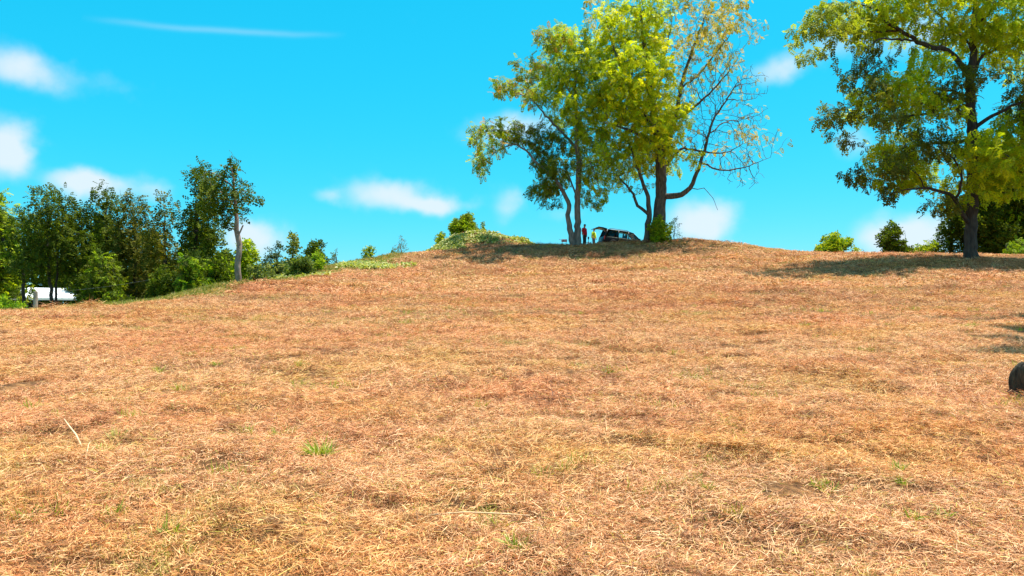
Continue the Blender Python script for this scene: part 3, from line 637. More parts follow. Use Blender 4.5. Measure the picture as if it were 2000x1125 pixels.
make_tree('walnut_tree', 'large spreading walnut with thick dark trunk standing before the wood edge', 45,
  [[(1894, 509, 0, .46), (1895, 490, 0, .34), (1897, 420, 0, .305), (1900, 375, 0, .295), (1900, 320, 0, .30), (1899, 267, 0, .28), (1895, 213, 0, .26), (1895, 160, 0, .24), (1900, 120, 0, .20), (1901, 80, .1, .18), (1903, 40, .1, .15), (1905, -20, .2, .12), (1912, -90, .2, .05)],
   [(1894, 150, 0, .16), (1880, 130, -.2, .15), (1865, 112, -.4, .14), (1847, 96, -.5, .13), (1820, 92, -.7, .12), (1793, 80, -.8, .11), (1767, 64, -.9, .095), (1737, 48, -1, .08), (1711, 19, -1, .06), (1689, 11, -1, .045), (1655, 0, -1, .02)],
   [(1793, 80, -.8, .07), (1753, 77, -1.4, .06), (1724, 75, -1.8, .05), (1700, 88, -2.1, .035), (1679, 112, -2.3, .018)],
   [(1755, 58, -.9, .06), (1700, 63, -.4, .045), (1655, 64, 0, .035), (1612, 70, .2, .015)],
   [(1896, 235, 0, .10), (1884, 229, -.2, .09), (1868, 213, -.5, .085), (1855, 213, -.7, .075), (1820, 221, -1, .06), (1775, 227, -1.4, .045), (1725, 238, -1.8, .02)],
   [(1896, 205, 0, .11), (1884, 195, .3, .09), (1873, 181, .6, .08), (1847, 176, 1.2, .065), (1807, 173, 2, .05), (1750, 175, 2.6, .025)],
   [(1899, 255, 0, .11), (1925, 235, -.5, .10), (1950, 221, -.8, .085), (1977, 208, -1, .07), (2000, 197, -1.2, .05), (2060, 180, -1.5, .02)],
   [(1898, 150, 0, .12), (1910, 125, .3, .10), (1920, 106, .6, .08), (1940, 99, .8, .06), (1967, 95, 1.2, .045), (2000, 107, 1.5, .03), (2040, 118, 1.8, .015)],
   [(1896, 440, 0, .15), (1884, 425, -.2, .12), (1871, 402, -.4, .11), (1860, 383, -.6, .10), (1833, 373, -.9, .08), (1807, 367, -1.1, .06), (1775, 370, -1.4, .04), (1745, 376, -1.6, .018)],
   [(1865, 392, -.5, .08), (1878, 350, -1.6, .07), (1868, 320, -2.4, .05), (1850, 300, -3, .025)],
   [(1807, 367, -1.1, .04), (1795, 345, -1.6, .03), (1775, 330, -2, .015)],
   [(1900, 300, 0, .09), (1925, 285, -1.4, .07), (1950, 290, -2.4, .05), (1975, 310, -3.2, .025)],
   [(1899, 270, 0, .10), (1860, 280, 1.2, .08), (1810, 282, 2, .055), (1760, 290, 2.8, .025)],
   [(1901, 90, 0, .09), (1860, 55, 1.4, .07), (1825, 20, 2.4, .05), (1800, -20, 3, .02)],
   [(1902, 55, 0, .09), (1935, 20, -1.2, .07), (1970, -15, -2, .04)]],
  [(1640, 30, 68, 32, .9, 1), (1582, 52, 32, 30, .7, 1), (1720, 28, 56, 36, .9, 0), (1790, 15, 56, 32, .8, 0), (1852, 52, 42, 36, .8, 0), (1930, 52, 56, 48, 1, 0), (1990, 62, 48, 48, 1, 0), (1620, 78, 40, 20, .5, 1),
   (1705, 125, 42, 26, .45, 2), (1785, 152, 46, 30, .9, 0), (1835, 182, 46, 30, .8, 2), (1722, 190, 54, 36, 1, 0), (1664, 200, 34, 28, .8, 2), (1636, 226, 24, 24, .6, 2), (1772, 218, 48, 28, .9, 0), (1690, 248, 38, 24, .6, 2), (1820, 240, 34, 20, .6, 0),
   (1740, 300, 52, 32, .85, 0), (1800, 288, 56, 32, .8, 2), (1712, 332, 34, 32, .9, 2), (1762, 348, 58, 22, .95, 0), (1848, 318, 48, 36, .85, 0), (1920, 300, 46, 42, 1, 0), (1962, 352, 46, 38, .9, 0), (1905, 345, 42, 28, .9, 0), (1980, 270, 38, 38, .8, 0),
   (1940, 180, 38, 26, .5, 2), (1990, 220, 38, 36, .7, 2), (1732, 372, 24, 16, .9, 2), (1885, 170, 30, 24, .5, 2), (2060, 80, 60, 60, .8, 0), (2060, 200, 60, 50, .8, 0), (2050, 300, 50, 50, .8, 0), (1900, -40, 100, 38, .9, 0), (1780, -45, 80, 38, .9, 0), (2010, -40, 80, 46, .9, 0),
   (1845, 400, 26, 16, .5, 2), (1670, 155, 34, 24, .4, 2), (1890, 385, 40, 20, .45, 0)],
  5200, 'walnut', [GRNL[:3] + YG[:3], [(.28, .34, .03), (.36, .40, .05), (.22, .29, .02), (.16, .22, .02)], [(.12, .15, .02), (.16, .18, .025), (.085, .11, .014), (.20, .21, .03)]],  # third palette is darkened: shade on the crown put into the leaf colour
  lsize=.92, per=6.5, step=.28, kill=.42, barkm='bark_dark', seed=13, tip=.009, droop=.5, depth=1.25)

# ------------------------------------------------------------------ generic trees and shrubs
def auto_tree(name, label, px, py, Y, top, rx, cb, leaf, pal, nattr, lsize=1., per=6, stems=1, lean=0, leafm='leaf_dark', barkm='bark_dark', cat='tree', group=None, seed=1, step=.32, kill=.6, tr=.11,
              lf=1., nb=8, crown='crown', shape='oval'):
    """trunk from (px,py) to row `top`, crown half width rx px, crown bottom row cb"""
    r = np.random.default_rng(seed); H = py - top; limbs = []; foot = set()
    for s in range(stems):
        off = (s - (stems - 1) / 2) * min(rx * .35, 9); t = tr * (1 if s == 0 else .75); j = r.normal(0, 2, 4)
        spread = off * 2.2
        limbs.append([(px + off * .35, py, s * .15, t * 1.25), (px + off + lean * .3 + j[0], py - H * .3, s * .2, t), (px + spread + lean * .65 + j[1], py - H * .6, s * .3, t * .62), (px + spread + lean + j[2], py - H * .86, .2, t * .25)])
        if s: foot.add(s)
    bl = []; nattr = int(nattr * 2.2); kill *= .74; per *= 1.15
    for k in range(nb):
        f = (k + .5) / nb; yy = cb + (top - cb) * f
        w = rx * (math.sin(math.pi * min(1, .26 + f * .70)) ** .7 if shape == 'oval' else (1 - .75 * f))
        hh = max(6, abs(cb - top) / nb * 1.5)
        xo = lean * f
        bl.append((px + xo + r.uniform(-.45, .45) * w, yy + hh * .2, w * r.uniform(.55, .8), hh * r.uniform(.7, 1.1), lf * r.uniform(.75, 1.1), 0))
        if w > 14: bl.append((px + xo + r.uniform(-.7, .7) * w, yy + hh * .4 + r.uniform(-.3, .3) * hh, w * r.uniform(.35, .5), hh * r.uniform(.6, .9), lf * r.uniform(.6, 1.1), 0))
    return make_tree(name, label, Y, limbs, bl, nattr, leaf, [pal], lsize=lsize, per=per, step=step, kill=kill, barkm=barkm, leafm=leafm, cat=cat, group=group, foot=foot, seed=seed, crown_name=crown,
                     depth=min(1.0, rx * Y / F / 3.5), tip=.008)
TG = 'trees lining the lower field edge'
auto_tree('walnut_tree', 'yellow-green tree at the outer end of the tree line beyond the barn', 2, 600, 60, 388, 50, 560, 'walnut', GRNL + DKG[:2], 760, 1.1, 6, leafm='leaf', group=TG, seed=21, tr=.2, nb=9)
auto_tree('locust_tree', 'feathery dark locust with two slim stems in front of the white-roofed barn', 104, 601, 50, 366, 62, 520, 'locust', DKG, 1300, 1.0, 7, stems=2, group=TG, seed=22, tr=.09, nb=10)
auto_tree('locust_tree', 'dark locust with a spiky top beside the tree before the barn', 208, 598, 53, 366, 48, 560, 'locust', DKG, 1000, 1.0, 7, group=TG, seed=23, tr=.14, nb=9)
auto_tree('locust_tree', 'brownish-green locust in the middle of the dark tree line', 262, 596, 52, 382, 50, 570, 'locust', DKB, 1000, 1.0, 7, group=TG, seed=24, tr=.14, nb=9)
auto_tree('locust_tree', 'thin-crowned locust with sky showing through beside the tall dense tree', 322, 592, 50, 392, 42, 560, 'locust', DKB, 700, 1.0, 5.5, group=TG, seed=25, tr=.11, nb=8)
auto_tree('locust_tree', 'tall dense dark locust behind the bare-trunked one', 384, 586, 49, 332, 46, 560, 'locust', DKG, 1300, 1.0, 7.5, lean=8, group=TG, seed=26, tr=.18, nb=11)
auto_tree('locust_tree', 'green feathery locust filling the gap beside the barn locust', 158, 600, 55, 404, 44, 545, 'locust', DKG + GRNL[:1], 700, 1.0, 7, group=TG, seed=35, tr=.11, nb=8)
auto_tree('locust_tree', 'leafy locust overhanging the gable end of the barn', 48, 603, 56, 402, 40, 524, 'locust', DKG + GRNL[:1], 700, 1.0, 7, group=TG, seed=36, tr=.10, nb=8)
make_tree('locust_tree', 'tall locust with a long bare grey trunk and lopsided high crown', 45,
  [[(465, 552, 0, .20), (466, 520, 0, .15), (467, 475, 0, .145), (462, 450, 0, .125), (461, 420, 0, .105), (458, 390, 0, .085), (456, 360, 0, .06), (453, 335, 0, .035), (452, 312, 0, .015)],
   [(467, 468, 0, .055), (471, 452, -.1, .05), (472, 440, -.1, .04)],
   [(458, 385, 0, .05), (475, 372, -.3, .04), (496, 378, -.5, .015)], [(459, 400, 0, .05), (440, 385, .3, .04), (420, 365, .5, .02)], [(456, 365, 0, .05), (430, 345, -.4, .03), (405, 335, -.6, .015)],
   [(462, 447, 0, .04), (448, 444, .2, .03), (432, 438, .3, .015)]],
  [(455, 325, 9, 20, 1.2, 0), (450, 350, 16, 22, 1.1, 0, -.5), (450, 385, 14, 18, .9, 0, -.6), (410, 335, 18, 12, .8, 0), (428, 368, 28, 18, .9, 0), (420, 400, 26, 20, .9, 0), (484, 382, 22, 11, .9, 0), (438, 428, 24, 14, .8, 0), (466, 405, 12, 18, .7, 0), (478, 360, 12, 12, .5, 0)],
  900, 'locust', [DKG], 1.0, 7.5, .28, .42, 'bark_grey', 'leaf_dark', seed=27, group=TG, depth=.5)
auto_tree('round_tree', 'rounded mid-green tree just behind the bare grey trunk', 484, 556, 66, 474, 30, 545, 'oval', GRNL, 480, 1.5, 6, leafm='leaf', seed=28, tr=.12, nb=5)
auto_tree('round_tree', 'dark rounded tree low behind the tree line gap', 440, 558, 74, 490, 26, 550, 'oval', DKG, 300, 1.6, 6, seed=29, tr=.12, nb=4)
auto_tree('pine_tree', 'blue-green wispy tree between the round tree and the vine-covered one', 540, 552, 62, 478, 28, 545, 'small', [(.07, .11, .05), (.10, .14, .07), (.05, .08, .035)], 330, 1.5, 5, seed=30, tr=.1, nb=5)
auto_tree('vine_covered_tree', 'pale yellow-green pointed tree smothered in vines', 572, 548, 55, 458, 27, 540, 'vine', [(.20, .24, .05), (.27, .29, .08), (.14, .19, .03)], 360, 1.05, 6, leafm='leaf', seed=31, tr=.09, nb=7, shape='cone')
auto_tree('round_tree', 'dark round-headed tree beyond the slope behind the lime bush', 618, 535, 80, 474, 22, 525, 'oval', DKG, 260, 1.5, 6, seed=32, tr=.12, nb=4)
auto_tree('slim_tree', 'slim pale sapling alone on the skyline above the leafy bush', 656, 522, 70, 485, 9, 519, 'small', GREY, 90, 1.1, 4, seed=33, tr=.05, nb=4, step=.25, kill=.45)
auto_tree('bare_tree', 'small sparse grey tree on the skyline before the mound', 784, 506, 70, 461, 17, 502, 'small', GREY, 420, .8, 1.6, seed=34, tr=.05, nb=4, step=.25, kill=.45, barkm='bark_grey')
SG = 'shrubs along the field edge'
def shrub(label, px, py, Y, top, rx, pal, leaf='oval', n=260, lsize=1., per=7, leafm='leaf', seed=1, group=SG, lf=1., stems=3, name='shrub'):
    return auto_tree(name, label, px, py, Y, top, rx, py - 2, leaf, pal, n, lsize, per, stems=stems, leafm=leafm, cat='shrub', group=group, seed=seed, step=.2, kill=.36, tr=.035, nb=4, crown='foliage', lf=lf)
shrub('bright green leafy shrub beside the wooden fence post', 12, 616, 30, 576, 28, LIME, 'oval', 420, .62, 8, seed=41)
shrub('lime sumac shrub rising among the dark locust trunks', 200, 600, 46, 505, 36, GRNL[:1] + DKG[1:4], 'fern', 420, .8, 5, seed=42)
shrub('low green shrub at the foot of the spiky-topped locust', 228, 599, 44, 572, 28, GRNL[:1] + DKG, 'oval', 300, .8, 7, seed=43)
shrub('lit green shrub at the foot of the tall dense locust', 378, 585, 43, 505, 40, LIME[:1] + GRNL[:1] + DKG[1:4], 'fern', 480, .8, 5, seed=44)
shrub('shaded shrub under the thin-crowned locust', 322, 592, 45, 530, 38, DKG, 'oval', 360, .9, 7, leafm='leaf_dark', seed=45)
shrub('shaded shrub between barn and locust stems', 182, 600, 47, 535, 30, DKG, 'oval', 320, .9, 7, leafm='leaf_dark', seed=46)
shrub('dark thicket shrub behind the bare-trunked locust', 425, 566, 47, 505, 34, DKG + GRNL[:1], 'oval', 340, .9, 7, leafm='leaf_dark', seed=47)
shrub('vine-leaved low bush at the foot of the bare grey trunk', 505, 556, 45, 520, 36, [(.15, .20, .05), (.24, .28, .10), (.10, .14, .03)], 'vine', 320, .8, 7, seed=48)
shrub('dense dark-leaved bush at the upper end of the lower field edge', 590, 549, 46, 505, 30, [(.06, .11, .015), (.10, .16, .025), (.15, .20, .05)], 'vine', 420, .75, 8, seed=49)
shrub('lime bush lit beside the dark-leaved bush', 618, 536, 50, 498, 20, LIME, 'oval', 220, .8, 7, seed=50)
shrub('low vine-leaved bush between pointed tree and grey trunk', 548, 551, 48, 515, 26, [(.15, .20, .05), (.22, .26, .09), (.09, .13, .03)], 'vine', 260, .8, 7, seed=51)
shrub('small green bush on the skyline left of the sparse tree', 722, 506, 63, 484, 15, GRNL + DKG[:1], 'oval', 130, .9, 6, seed=52)
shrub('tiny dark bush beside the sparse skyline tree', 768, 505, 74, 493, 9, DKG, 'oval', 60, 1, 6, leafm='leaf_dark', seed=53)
shrub('rounded green bush growing over the top of the earth mound', 918, 484, 70.6, 424, 46, GRNL[:1] + GRNL[3:] + DKG[3:4], 'oval', 700, .95, 8, seed=54)
shrub('low bush on the left flank of the earth mound', 866, 486, 69.5, 458, 18, GRNL, 'oval', 120, .9, 7, seed=55)
shrub('flat leafy bush on the right flank of the earth mound', 1005, 482, 69.5, 463, 32, GRNL + [(.2, .22, .06)], 'vine', 260, .75, 7, seed=56)
shrub('leafy vine shrub wrapped round the foot of the thick-trunked tree', 1290, 479, 61.8, 425, 24, GRNL + LIME[:2], 'oval', 330, .75, 8, seed=57, stems=4)
shrub('thin leaning sapling sprouting beside the thick trunk', 1318, 476, 61.8, 424, 13, DKG + GRNL, 'oval', 34, .6, 2, seed=58, stems=1)
shrub('yellow-green shrub with dark round top on the crest before the right shade', 1632, 500, 62, 458, 32, GRNL + LIME[:1], 'oval', 380, .9, 7, seed=59)
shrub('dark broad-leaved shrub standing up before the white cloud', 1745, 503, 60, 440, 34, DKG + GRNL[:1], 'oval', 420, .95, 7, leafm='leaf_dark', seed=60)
shrub('low green bushes between the dark shrub and the thick trunk', 1812, 503, 60, 476, 30, GRNL + DKG[:1], 'oval', 300, .9, 7, seed=61)
shrub('bright weedy clump beyond the thick dark trunk', 1985, 505, 50, 470, 24, LIME, 'fern', 200, .6, 5, seed=62)
shrub('small stray bush beside the dark-topped crest shrub', 1672, 500, 61, 484, 12, GRNL, 'oval', 80, .9, 6, seed=63)
for k, (x, tp, rx, Yb, lb) in enumerate([(-10, 430, 60, 105, 'dark wood tree behind the gable end of the barn'), (90, 440, 66, 108, 'dark wood tree rising behind the barn roof'), (200, 430, 55, 92, 'dark wood tree behind the spiky-topped locust'),
        (300, 455, 55, 84, 'dark wood tree seen through the thin-crowned locust'), (385, 440, 50, 78, 'dark wood tree behind the tall dense locust'), (455, 500, 40, 88, 'low dark wood tree beyond the bare grey trunk')]):
    auto_tree('wood_tree', lb, x, 603, Yb, tp, rx, 600, 'oval', DKG, 420, 1.9, 7, group='trees of the wood behind the locusts', seed=90 + k, tr=.16, nb=7, step=.42, kill=.8)
WG = 'trees at the wood edge behind the spreading walnut'
auto_tree('wood_edge_tree', 'dark fine-leaved tree at the near end of the wood edge', 1858, 502, 60, 385, 34, 495, 'locust', DKG + GRNL[:1], 620, 1.1, 7, group=WG, seed=71, tr=.14, nb=7)
auto_tree('wood_edge_tree', 'shaded dense tree directly behind the walnut trunk', 1925, 503, 58, 330, 56, 497, 'oval', DKG, 900, 1.4, 8, group=WG, seed=72, tr=.18, nb=9)
auto_tree('wood_edge_tree', 'tall yellow-flecked tree in the wood behind the walnut', 1992, 503, 60, 260, 56, 497, 'walnut', DKG + YG[:2], 900, 1.2, 7, group=WG, seed=73, tr=.2, nb=9)
auto_tree('wood_edge_tree', 'deep dark tree at the inner end of the wood edge', 2075, 505, 58, 250, 70, 497, 'oval', DKG, 800, 1.5, 7, group=WG, seed=74, tr=.2, nb=8)

# the tree just outside the right edge whose shade reaches onto the field
make_tree('walnut_tree', 'high-crowned walnut by the field side that shades the grass near the stump', 22,
  [[(2540, 620, 0, .30), (2535, 400, 0, .22), (2520, 200, 0, .18), (2500, -20, 0, .14), (2480, -220, 0, .05)],
   [(2515, 150, 0, .10), (2400, 20, -.5, .08), (2260, -40, -.8, .05), (2130, -50, -1, .015)], [(2500, 0, 0, .09), (2380, -120, 1.2, .06), (2250, -200, 1.8, .03), (2130, -210, 2.2, .015)], [(2490, -100, 0, .08), (2600, -200, -.8, .05), (2680, -240, -1.2, .02)], [(2510, 100, 0, .08), (2400, -20, -2, .06), (2280, -100, -3.6, .04), (2170, -170, -4.8, .015)]],
  [(1890, -75, 45, 26, 1.3, 0, -5), (1965, -85, 60, 24, 1.3, 0, -3.4), (2065, -60, 60, 28, 1.2, 0, -1), (2085, -200, 60, 40, .9, 0, 2), (2190, -85, 80, 36, .9, 0, -3.6), (2040, -90, 50, 26, 1.2, 0, -4.6), (2300, -110, 110, 70, 1, 0), (2320, -250, 120, 70, 1, 0), (2480, -180, 120, 90, 1, 0), (2620, -170, 110, 80, 1, 0), (2420, -20, 90, 50, .9, 0)],
  1300, 'walnut', [YG], 1.0, 6, .3, .46, 'bark_dark', 'leaf', seed=81)

# ------------------------------------------------------------------ barn, fence post, stump
M['white_metal'] = mat('white_roof_metal', (.50, .52, .54), .45, .0, .4, noise=(.9, .9, 2.5), col2=(.68, .70, .72))
M['dark_timber'] = mat('dark_timber', (.05, .038, .03), .9, noise=(3, 3, 12))
M['grey_wood'] = mat('weathered_post_wood', (.26, .19, .14), .9, noise=(14, 14, 1.6), bump=.6, col2=(.44, .35, .27))
M['galv'] = mat('galvanised_wire', (.45, .45, .44), .4, .8)
def frame_pt(o, u, v, a, b, h): return Vector((o[0] + u[0] * a + v[0] * b, o[1] + u[1] * a + v[1] * b, h))
bp = at(29, 561, 85); BU = (.6, .8); BV = (.8, -.6); BL, BW, BE, BR = 5.7, 3.0, 2.62, 3.8
bz = z1(bp[0] + 1, bp[1] + 2)
barn = thing('pole_barn', (bp[0], bp[1], bz), 'open pole barn with white metal gable roof below the locust trees', 'barn')
o3 = (0, 0)
ez, rz = BE - bz, BR - bz
for sg in (1, -1):
    nS = 8                                     # standing-seam roof sheets, each a sheet of its own
    for k in range(nS):
        bm = bmesh.new(); a0, a1 = BL * k / nS, BL * (k + 1) / nS - .012
        q = [frame_pt(o3, BU, BV, a, sg * b, h) for a, b, h in ((a0, .02, rz), (a1, .02, rz), (a1, BW, ez), (a0, BW, ez))]
        lo = [p - Vector((0, 0, .04)) for p in q]; vs = [bm.verts.new(p) for p in q + lo]
        for f in ((0, 1, 2, 3), (7, 6, 5, 4), (0, 4, 5, 1), (1, 5, 6, 2), (2, 6, 7, 3), (3, 7, 4, 0)): bm.faces.new([vs[i] for i in f])
        add_tube(bm, [frame_pt(o3, BU, BV, a0 + .03, sg * .02, rz + .02), frame_pt(o3, BU, BV, a0 + .03, sg * BW, ez + .02)], .022, 4)
        bm_obj('roof_sheet', bm, M['white_metal'], barn)
    bm = bmesh.new(); q = [frame_pt(o3, BU, BV, a, sg * (BW + .02), h) for a, h in ((0, ez + .02), (BL, ez + .02), (BL, ez - .2), (0, ez - .2))]
    q2 = [p + Vector((BV[0], BV[1], 0)) * sg * .04 for p in q]; vs = [bm.verts.new(p) for p in q + q2]
    for f in ((0, 1, 2, 3), (7, 6, 5, 4), (0, 4, 5, 1), (1, 5, 6, 2), (2, 6, 7, 3), (3, 7, 4, 0)): bm.faces.new([vs[i] for i in f])
    bm_obj('fascia', bm, M['white_metal'], barn)
for k in range(5):
    a = .1 + (BL - .2) * k / 4
    bm = bmesh.new(); add_tube(bm, [frame_pt(o3, BU, BV, a, -BW + .1, ez - .12), frame_pt(o3, BU, BV, a, 0, rz - .12), frame_pt(o3, BU, BV, a, BW - .1, ez - .12)], .055, 4); bm_obj('rafter', bm, M['dark_timber'], barn)
for a in (.15, BL / 2, BL - .15):
    for sg in (1, -1):
        p = frame_pt(o3, BU, BV, a, sg * (BW - .15), 0); g = z1(bp[0] + p.x, bp[1] + p.y) - bz
        bm = bmesh.new(); add_tube(bm, [(p.x, p.y, g - .1), (p.x, p.y, ez - .06)], .09, 6); bm_obj('post', bm, M['dark_timber'], barn)
def fence_post(px, py, Y, h, r, label, lean=0):
    p = at(px, py, Y); g = z1(p[0], p[1]); t = thing('fence_post', (p[0], p[1], g), label, 'fence post', 'wire fence posts at the field edge')
    bm = bmesh.new(); add_tube(bm, [(0, 0, -.15), (.004, 0, h * .3), (lean * .5, .01, h * .7), (lean, 0, h - .03), (lean, 0, h)], [r * 1.12, r * 1.05, r, r * .97, r * .86], 9); bm_obj('shaft', bm, M['grey_wood'], t)
    bm = bmesh.new()
    add_box(bm, (r * .2, -r * 1.02, h * .85), (.05, .014, .014))
    bm_obj('staple', bm, M['galv'], t); return t
pz = at(70, 569, 32)[2]; pg = z1(*at(69, 604, 32)[:2])
fence_post(69, 604, 32, max(.7, pz - pg), .085, 'thick weathered wooden fence post in front of the barn')
pB = at(298, 540, 46); gB = z1(pB[0], pB[1])
fence_post(299, 580, 46, max(1.2, pB[2] - gB), .05, 'slim pale leaning fence post among the dark locust trunks', .12)
w0 = at(70, 573, 32); w1 = at(299, 545, 46); bm = bmesh.new()
add_tube(bm, [w0 + (w1 - w0) * f - np.array((0, .09, .10 * 4 * f * (1 - f))) for f in np.linspace(0, 1, 14)], .004, 4)
tag(bm_obj('fence_wire', bm, M['galv']), 'thin wire strung between the two fence posts', 'wire')

M['stump'] = mat('charred_stump', (.012, .010, .007), .95, noise=(26, 26, 5), bump=1, col2=(.075, .06, .035))
sp = gpt(2027, 780); sg_ = sp[2]  # dark upright shape, modelled as a stump with roots
stump = thing('tree_stump', (sp[0], sp[1], sg_), 'dark weathered stump at the side of the mown field', 'stump')
bm = bmesh.new(); bmesh.ops.create_icosphere(bm, subdivisions=4, radius=1)
for v in bm.verts:
    c = v.co; n = float(vnoise(np.array([c.x * 2.3 + c.z]), np.array([c.y * 2.3 + c.z * 1.7]), 55)[0])
    rr_ = .24 * (1 + .30 * n + .07 * math.sin(math.atan2(c.y, c.x) * 9 + 2 * c.z)) * (1 + .18 * max(0, -c.z)); zz = max(-.3, min(.8, c.z * 1.15)) * .46 + .12
    k = max(abs(c.x), abs(c.y), .001); v.co = Vector((c.x * rr_ * 1.05, c.y * rr_, zz + .05 * n))
    if c.z < .6: 
        l = math.hypot(c.x, c.y); v.co.x *= (1 / max(l, .75)) ** .8; v.co.y *= (1 / max(l, .75)) ** .8
bm_obj('bole', bm, M['stump'], stump, True)
bm = bmesh.new()
for k in range(4):
    a = 1.3 + k * 1.5; add_tube(bm, [(.2 * math.cos(a), .2 * math.sin(a), .12), (.34 * math.cos(a), .34 * math.sin(a), .03), (.48 * math.cos(a + .2), .48 * math.sin(a + .2), -.06)], [.09, .06, .02], 7)
bm_obj('root', bm, M['stump'], stump, True)

# ------------------------------------------------------------------ green tufts and stray stalks in the straw
def tuft(px, py, size, n, pal, label, group=None):
    b = gpt(px, py)
    q = disc(n, size * .35); pal = np.array(pal)
    v, f, c = blades(q, np.arctan2(q[:, 1], q[:, 0]) + rng.normal(0, .7, n), rng.uniform(.55, 1.5, n), rng.uniform(.4, 1., n) * size, rng.uniform(.008, .017, n), rng.uniform(.1, .7, n), pal[rng.integers(0, len(pal), n)] * rng.uniform(.8, 1.2, (n, 1)), 3)
    o = link('grass_tuft', np_mesh('grass_tuft', v, f, c), M['grass']); o.location = b; tag(o, label, 'grass tuft', group); return o
TP = [(.22, .33, .03), (.30, .38, .04), (.38, .42, .07), (.16, .26, .02), (.48, .46, .16)]
TY = [(.42, .40, .10), (.34, .36, .06), (.55, .46, .18), (.26, .30, .05)]
tuft(625, 895, .30, 130, TP, 'largest bright green grass tuft in the mown straw')
for q in [(1190, 730, .24), (1262, 793, .16), (1380, 962, .14), (1010, 1072, .16), (1575, 640, .3), (425, 718, .2), (1620, 962, .16), (1600, 955, .14), (1755, 925, .15), (1762, 950, .13), (222, 1010, .15), (335, 1045, .16), (1782, 1020, .14), (1845, 1015, .13), (1852, 578, .35)]:
    tuft(*q, 34, TP, 'small green grass tuft in the mown straw', 'small green tufts in the straw')
for q in [(1060, 935, .2), (1100, 925, .16), (960, 1040, .24), (200, 890, .2), (480, 855, .2), (310, 730, .26), (350, 770, .24), (60, 800, .24), (590, 720, .24), (230, 860, .2), (880, 628, .3), (1705, 577, .35), (1900, 640, .3), (1985, 720, .2), (1955, 800, .2), (1440, 1010, .14), (270, 650, .3), (940, 800, .2), (1978, 790, .2), (1992, 797, .18)]:
    tuft(*q, 40, TY, 'pale yellow-green grass tuft in the mown straw', 'yellowish tufts in the straw')
M['stalk'] = mat('dry_stalk', (.66, .42, .22), .9, spec=.1, noise=(8, 8, 8), col2=(.80, .58, .36))
def stalk(pa, pb, h0, h1, r, label):
    a, b = gpt(*pa), gpt(*pb); a[2] += h0; b[2] += h1; c = (a + b) / 2; bm = bmesh.new()
    add_tube(bm, [a - c, (a - c) * .4 + (b - c) * .1 + np.array((0, .01, .02)), (b - c) * .5 + np.array((0, -.01, .015)), b - c], [r, r, r * .8, r * .45], 6)
    o = bm_obj('dry_stalk', bm, M['stalk'], None, True); o.location = c; tag(o, label, 'stalk')
stalk((838, 1020), (1035, 1022), .05, .05, .007, 'long pale dry stalk lying flat on the straw')
stalk((160, 880), (125, 850), .03, .16, .009, 'thick pale broken stalk leaning out of the straw')
stalk((165, 905), (176, 890), .02, .14, .005, 'thin upright dry stalk beside the broken one')

# ------------------------------------------------------------------ the black car on the crest
M['paint'] = mat('black_car_paint', (.004, .005, .010), .35, .0, .25)
M['trim'] = mat('black_trim', (.012, .012, .013), .6); M['tyre'] = mat('tyre_rubber', (.015, .015, .015), .85); M['alloy'] = mat('alloy', (.5, .5, .52), .3, .9)
M['red_lens'] = mat('tail_lens', (.35, .01, .01), .2, 0, .6); M['lens'] = mat('head_lens', (.7, .72, .75), .1, 0, .7); M['seat'] = mat('seat_cloth', (.05, .05, .055), .9)
M['chrome'] = mat('chrome', (.75, .76, .78), .15, 1)
def glass_mat(name, tintc, gl):
    m = bpy.data.materials.new(name); m.use_nodes = True; t = m.node_tree; o = t.nodes['Material Output']; t.nodes.remove(t.nodes['Principled BSDF'])
    tr = t.nodes.new('ShaderNodeBsdfTransparent'); tr.inputs[0].default_value = (*tintc, 1); g = t.nodes.new('ShaderNodeBsdfGlossy'); g.inputs['Roughness'].default_value = .03
    fr = t.nodes.new('ShaderNodeFresnel'); fr.inputs[0].default_value = gl; mx = t.nodes.new('ShaderNodeMixShader')
    t.links.new(fr.outputs[0], mx.inputs[0]); t.links.new(tr.outputs[0], mx.inputs[1]); t.links.new(g.outputs[0], mx.inputs[2]); t.links.new(mx.outputs[0], o.inputs[0]); return m
M['glass'] = glass_mat('clear_glass', (.85, .9, .9), 1.45); M['glass_dark'] = glass_mat('tinted_glass', (.10, .11, .12), 1.5)
cr = at(1213, 470, 72.0); yaw = math.radians(10)
cxw, cyw = cr[0] + .35, cr[1] + .4
fwd = Vector((math.cos(yaw), math.sin(yaw))); sid = Vector((-fwd.y, fwd.x))
def gz_(a, b): return z1(cxw + fwd.x * a + sid.x * b, cyw + fwd.y * a + sid.y * b)
zf = (gz_(1.45, -.8) + gz_(1.45, .8)) / 2; zr_ = (gz_(-1.4, -.8) + gz_(-1.4, .8)) / 2
pit = math.atan2(zr_ - zf, 2.85)
car = thing('parked_car', (cxw, cyw, (zf * 1.4 + zr_ * 1.45) / 2.85), 'black estate-bodied car parked on the crest with its tailgate raised', 'car')
car.rotation_euler = Euler((0, pit, yaw), 'XYZ')
def loft(bm, secs):
    rings = [[bm.verts.new((x, y, z)) for y, z in ring] for x, ring in secs]; k = len(rings[0])
    for a, b in zip(rings, rings[1:]):
        for j in range(k): bm.faces.new((a[j], a[(j + 1) % k], b[(j + 1) % k], b[j]))
    bm.faces.new(rings[0][::-1]); bm.faces.new(rings[-1])
def ring(w, zb, zt_, cr_=.06): return [(-w * .9, zb), (-w, zb + .16), (-w, zb + (zt_ - zb) * .55), (-w * .97, zt_ - cr_), (-w * .90, zt_), (w * .90, zt_), (w * .97, zt_ - cr_), (w, zb + (zt_ - zb) * .55), (w, zb + .16), (w * .9, zb)]
bm = bmesh.new()
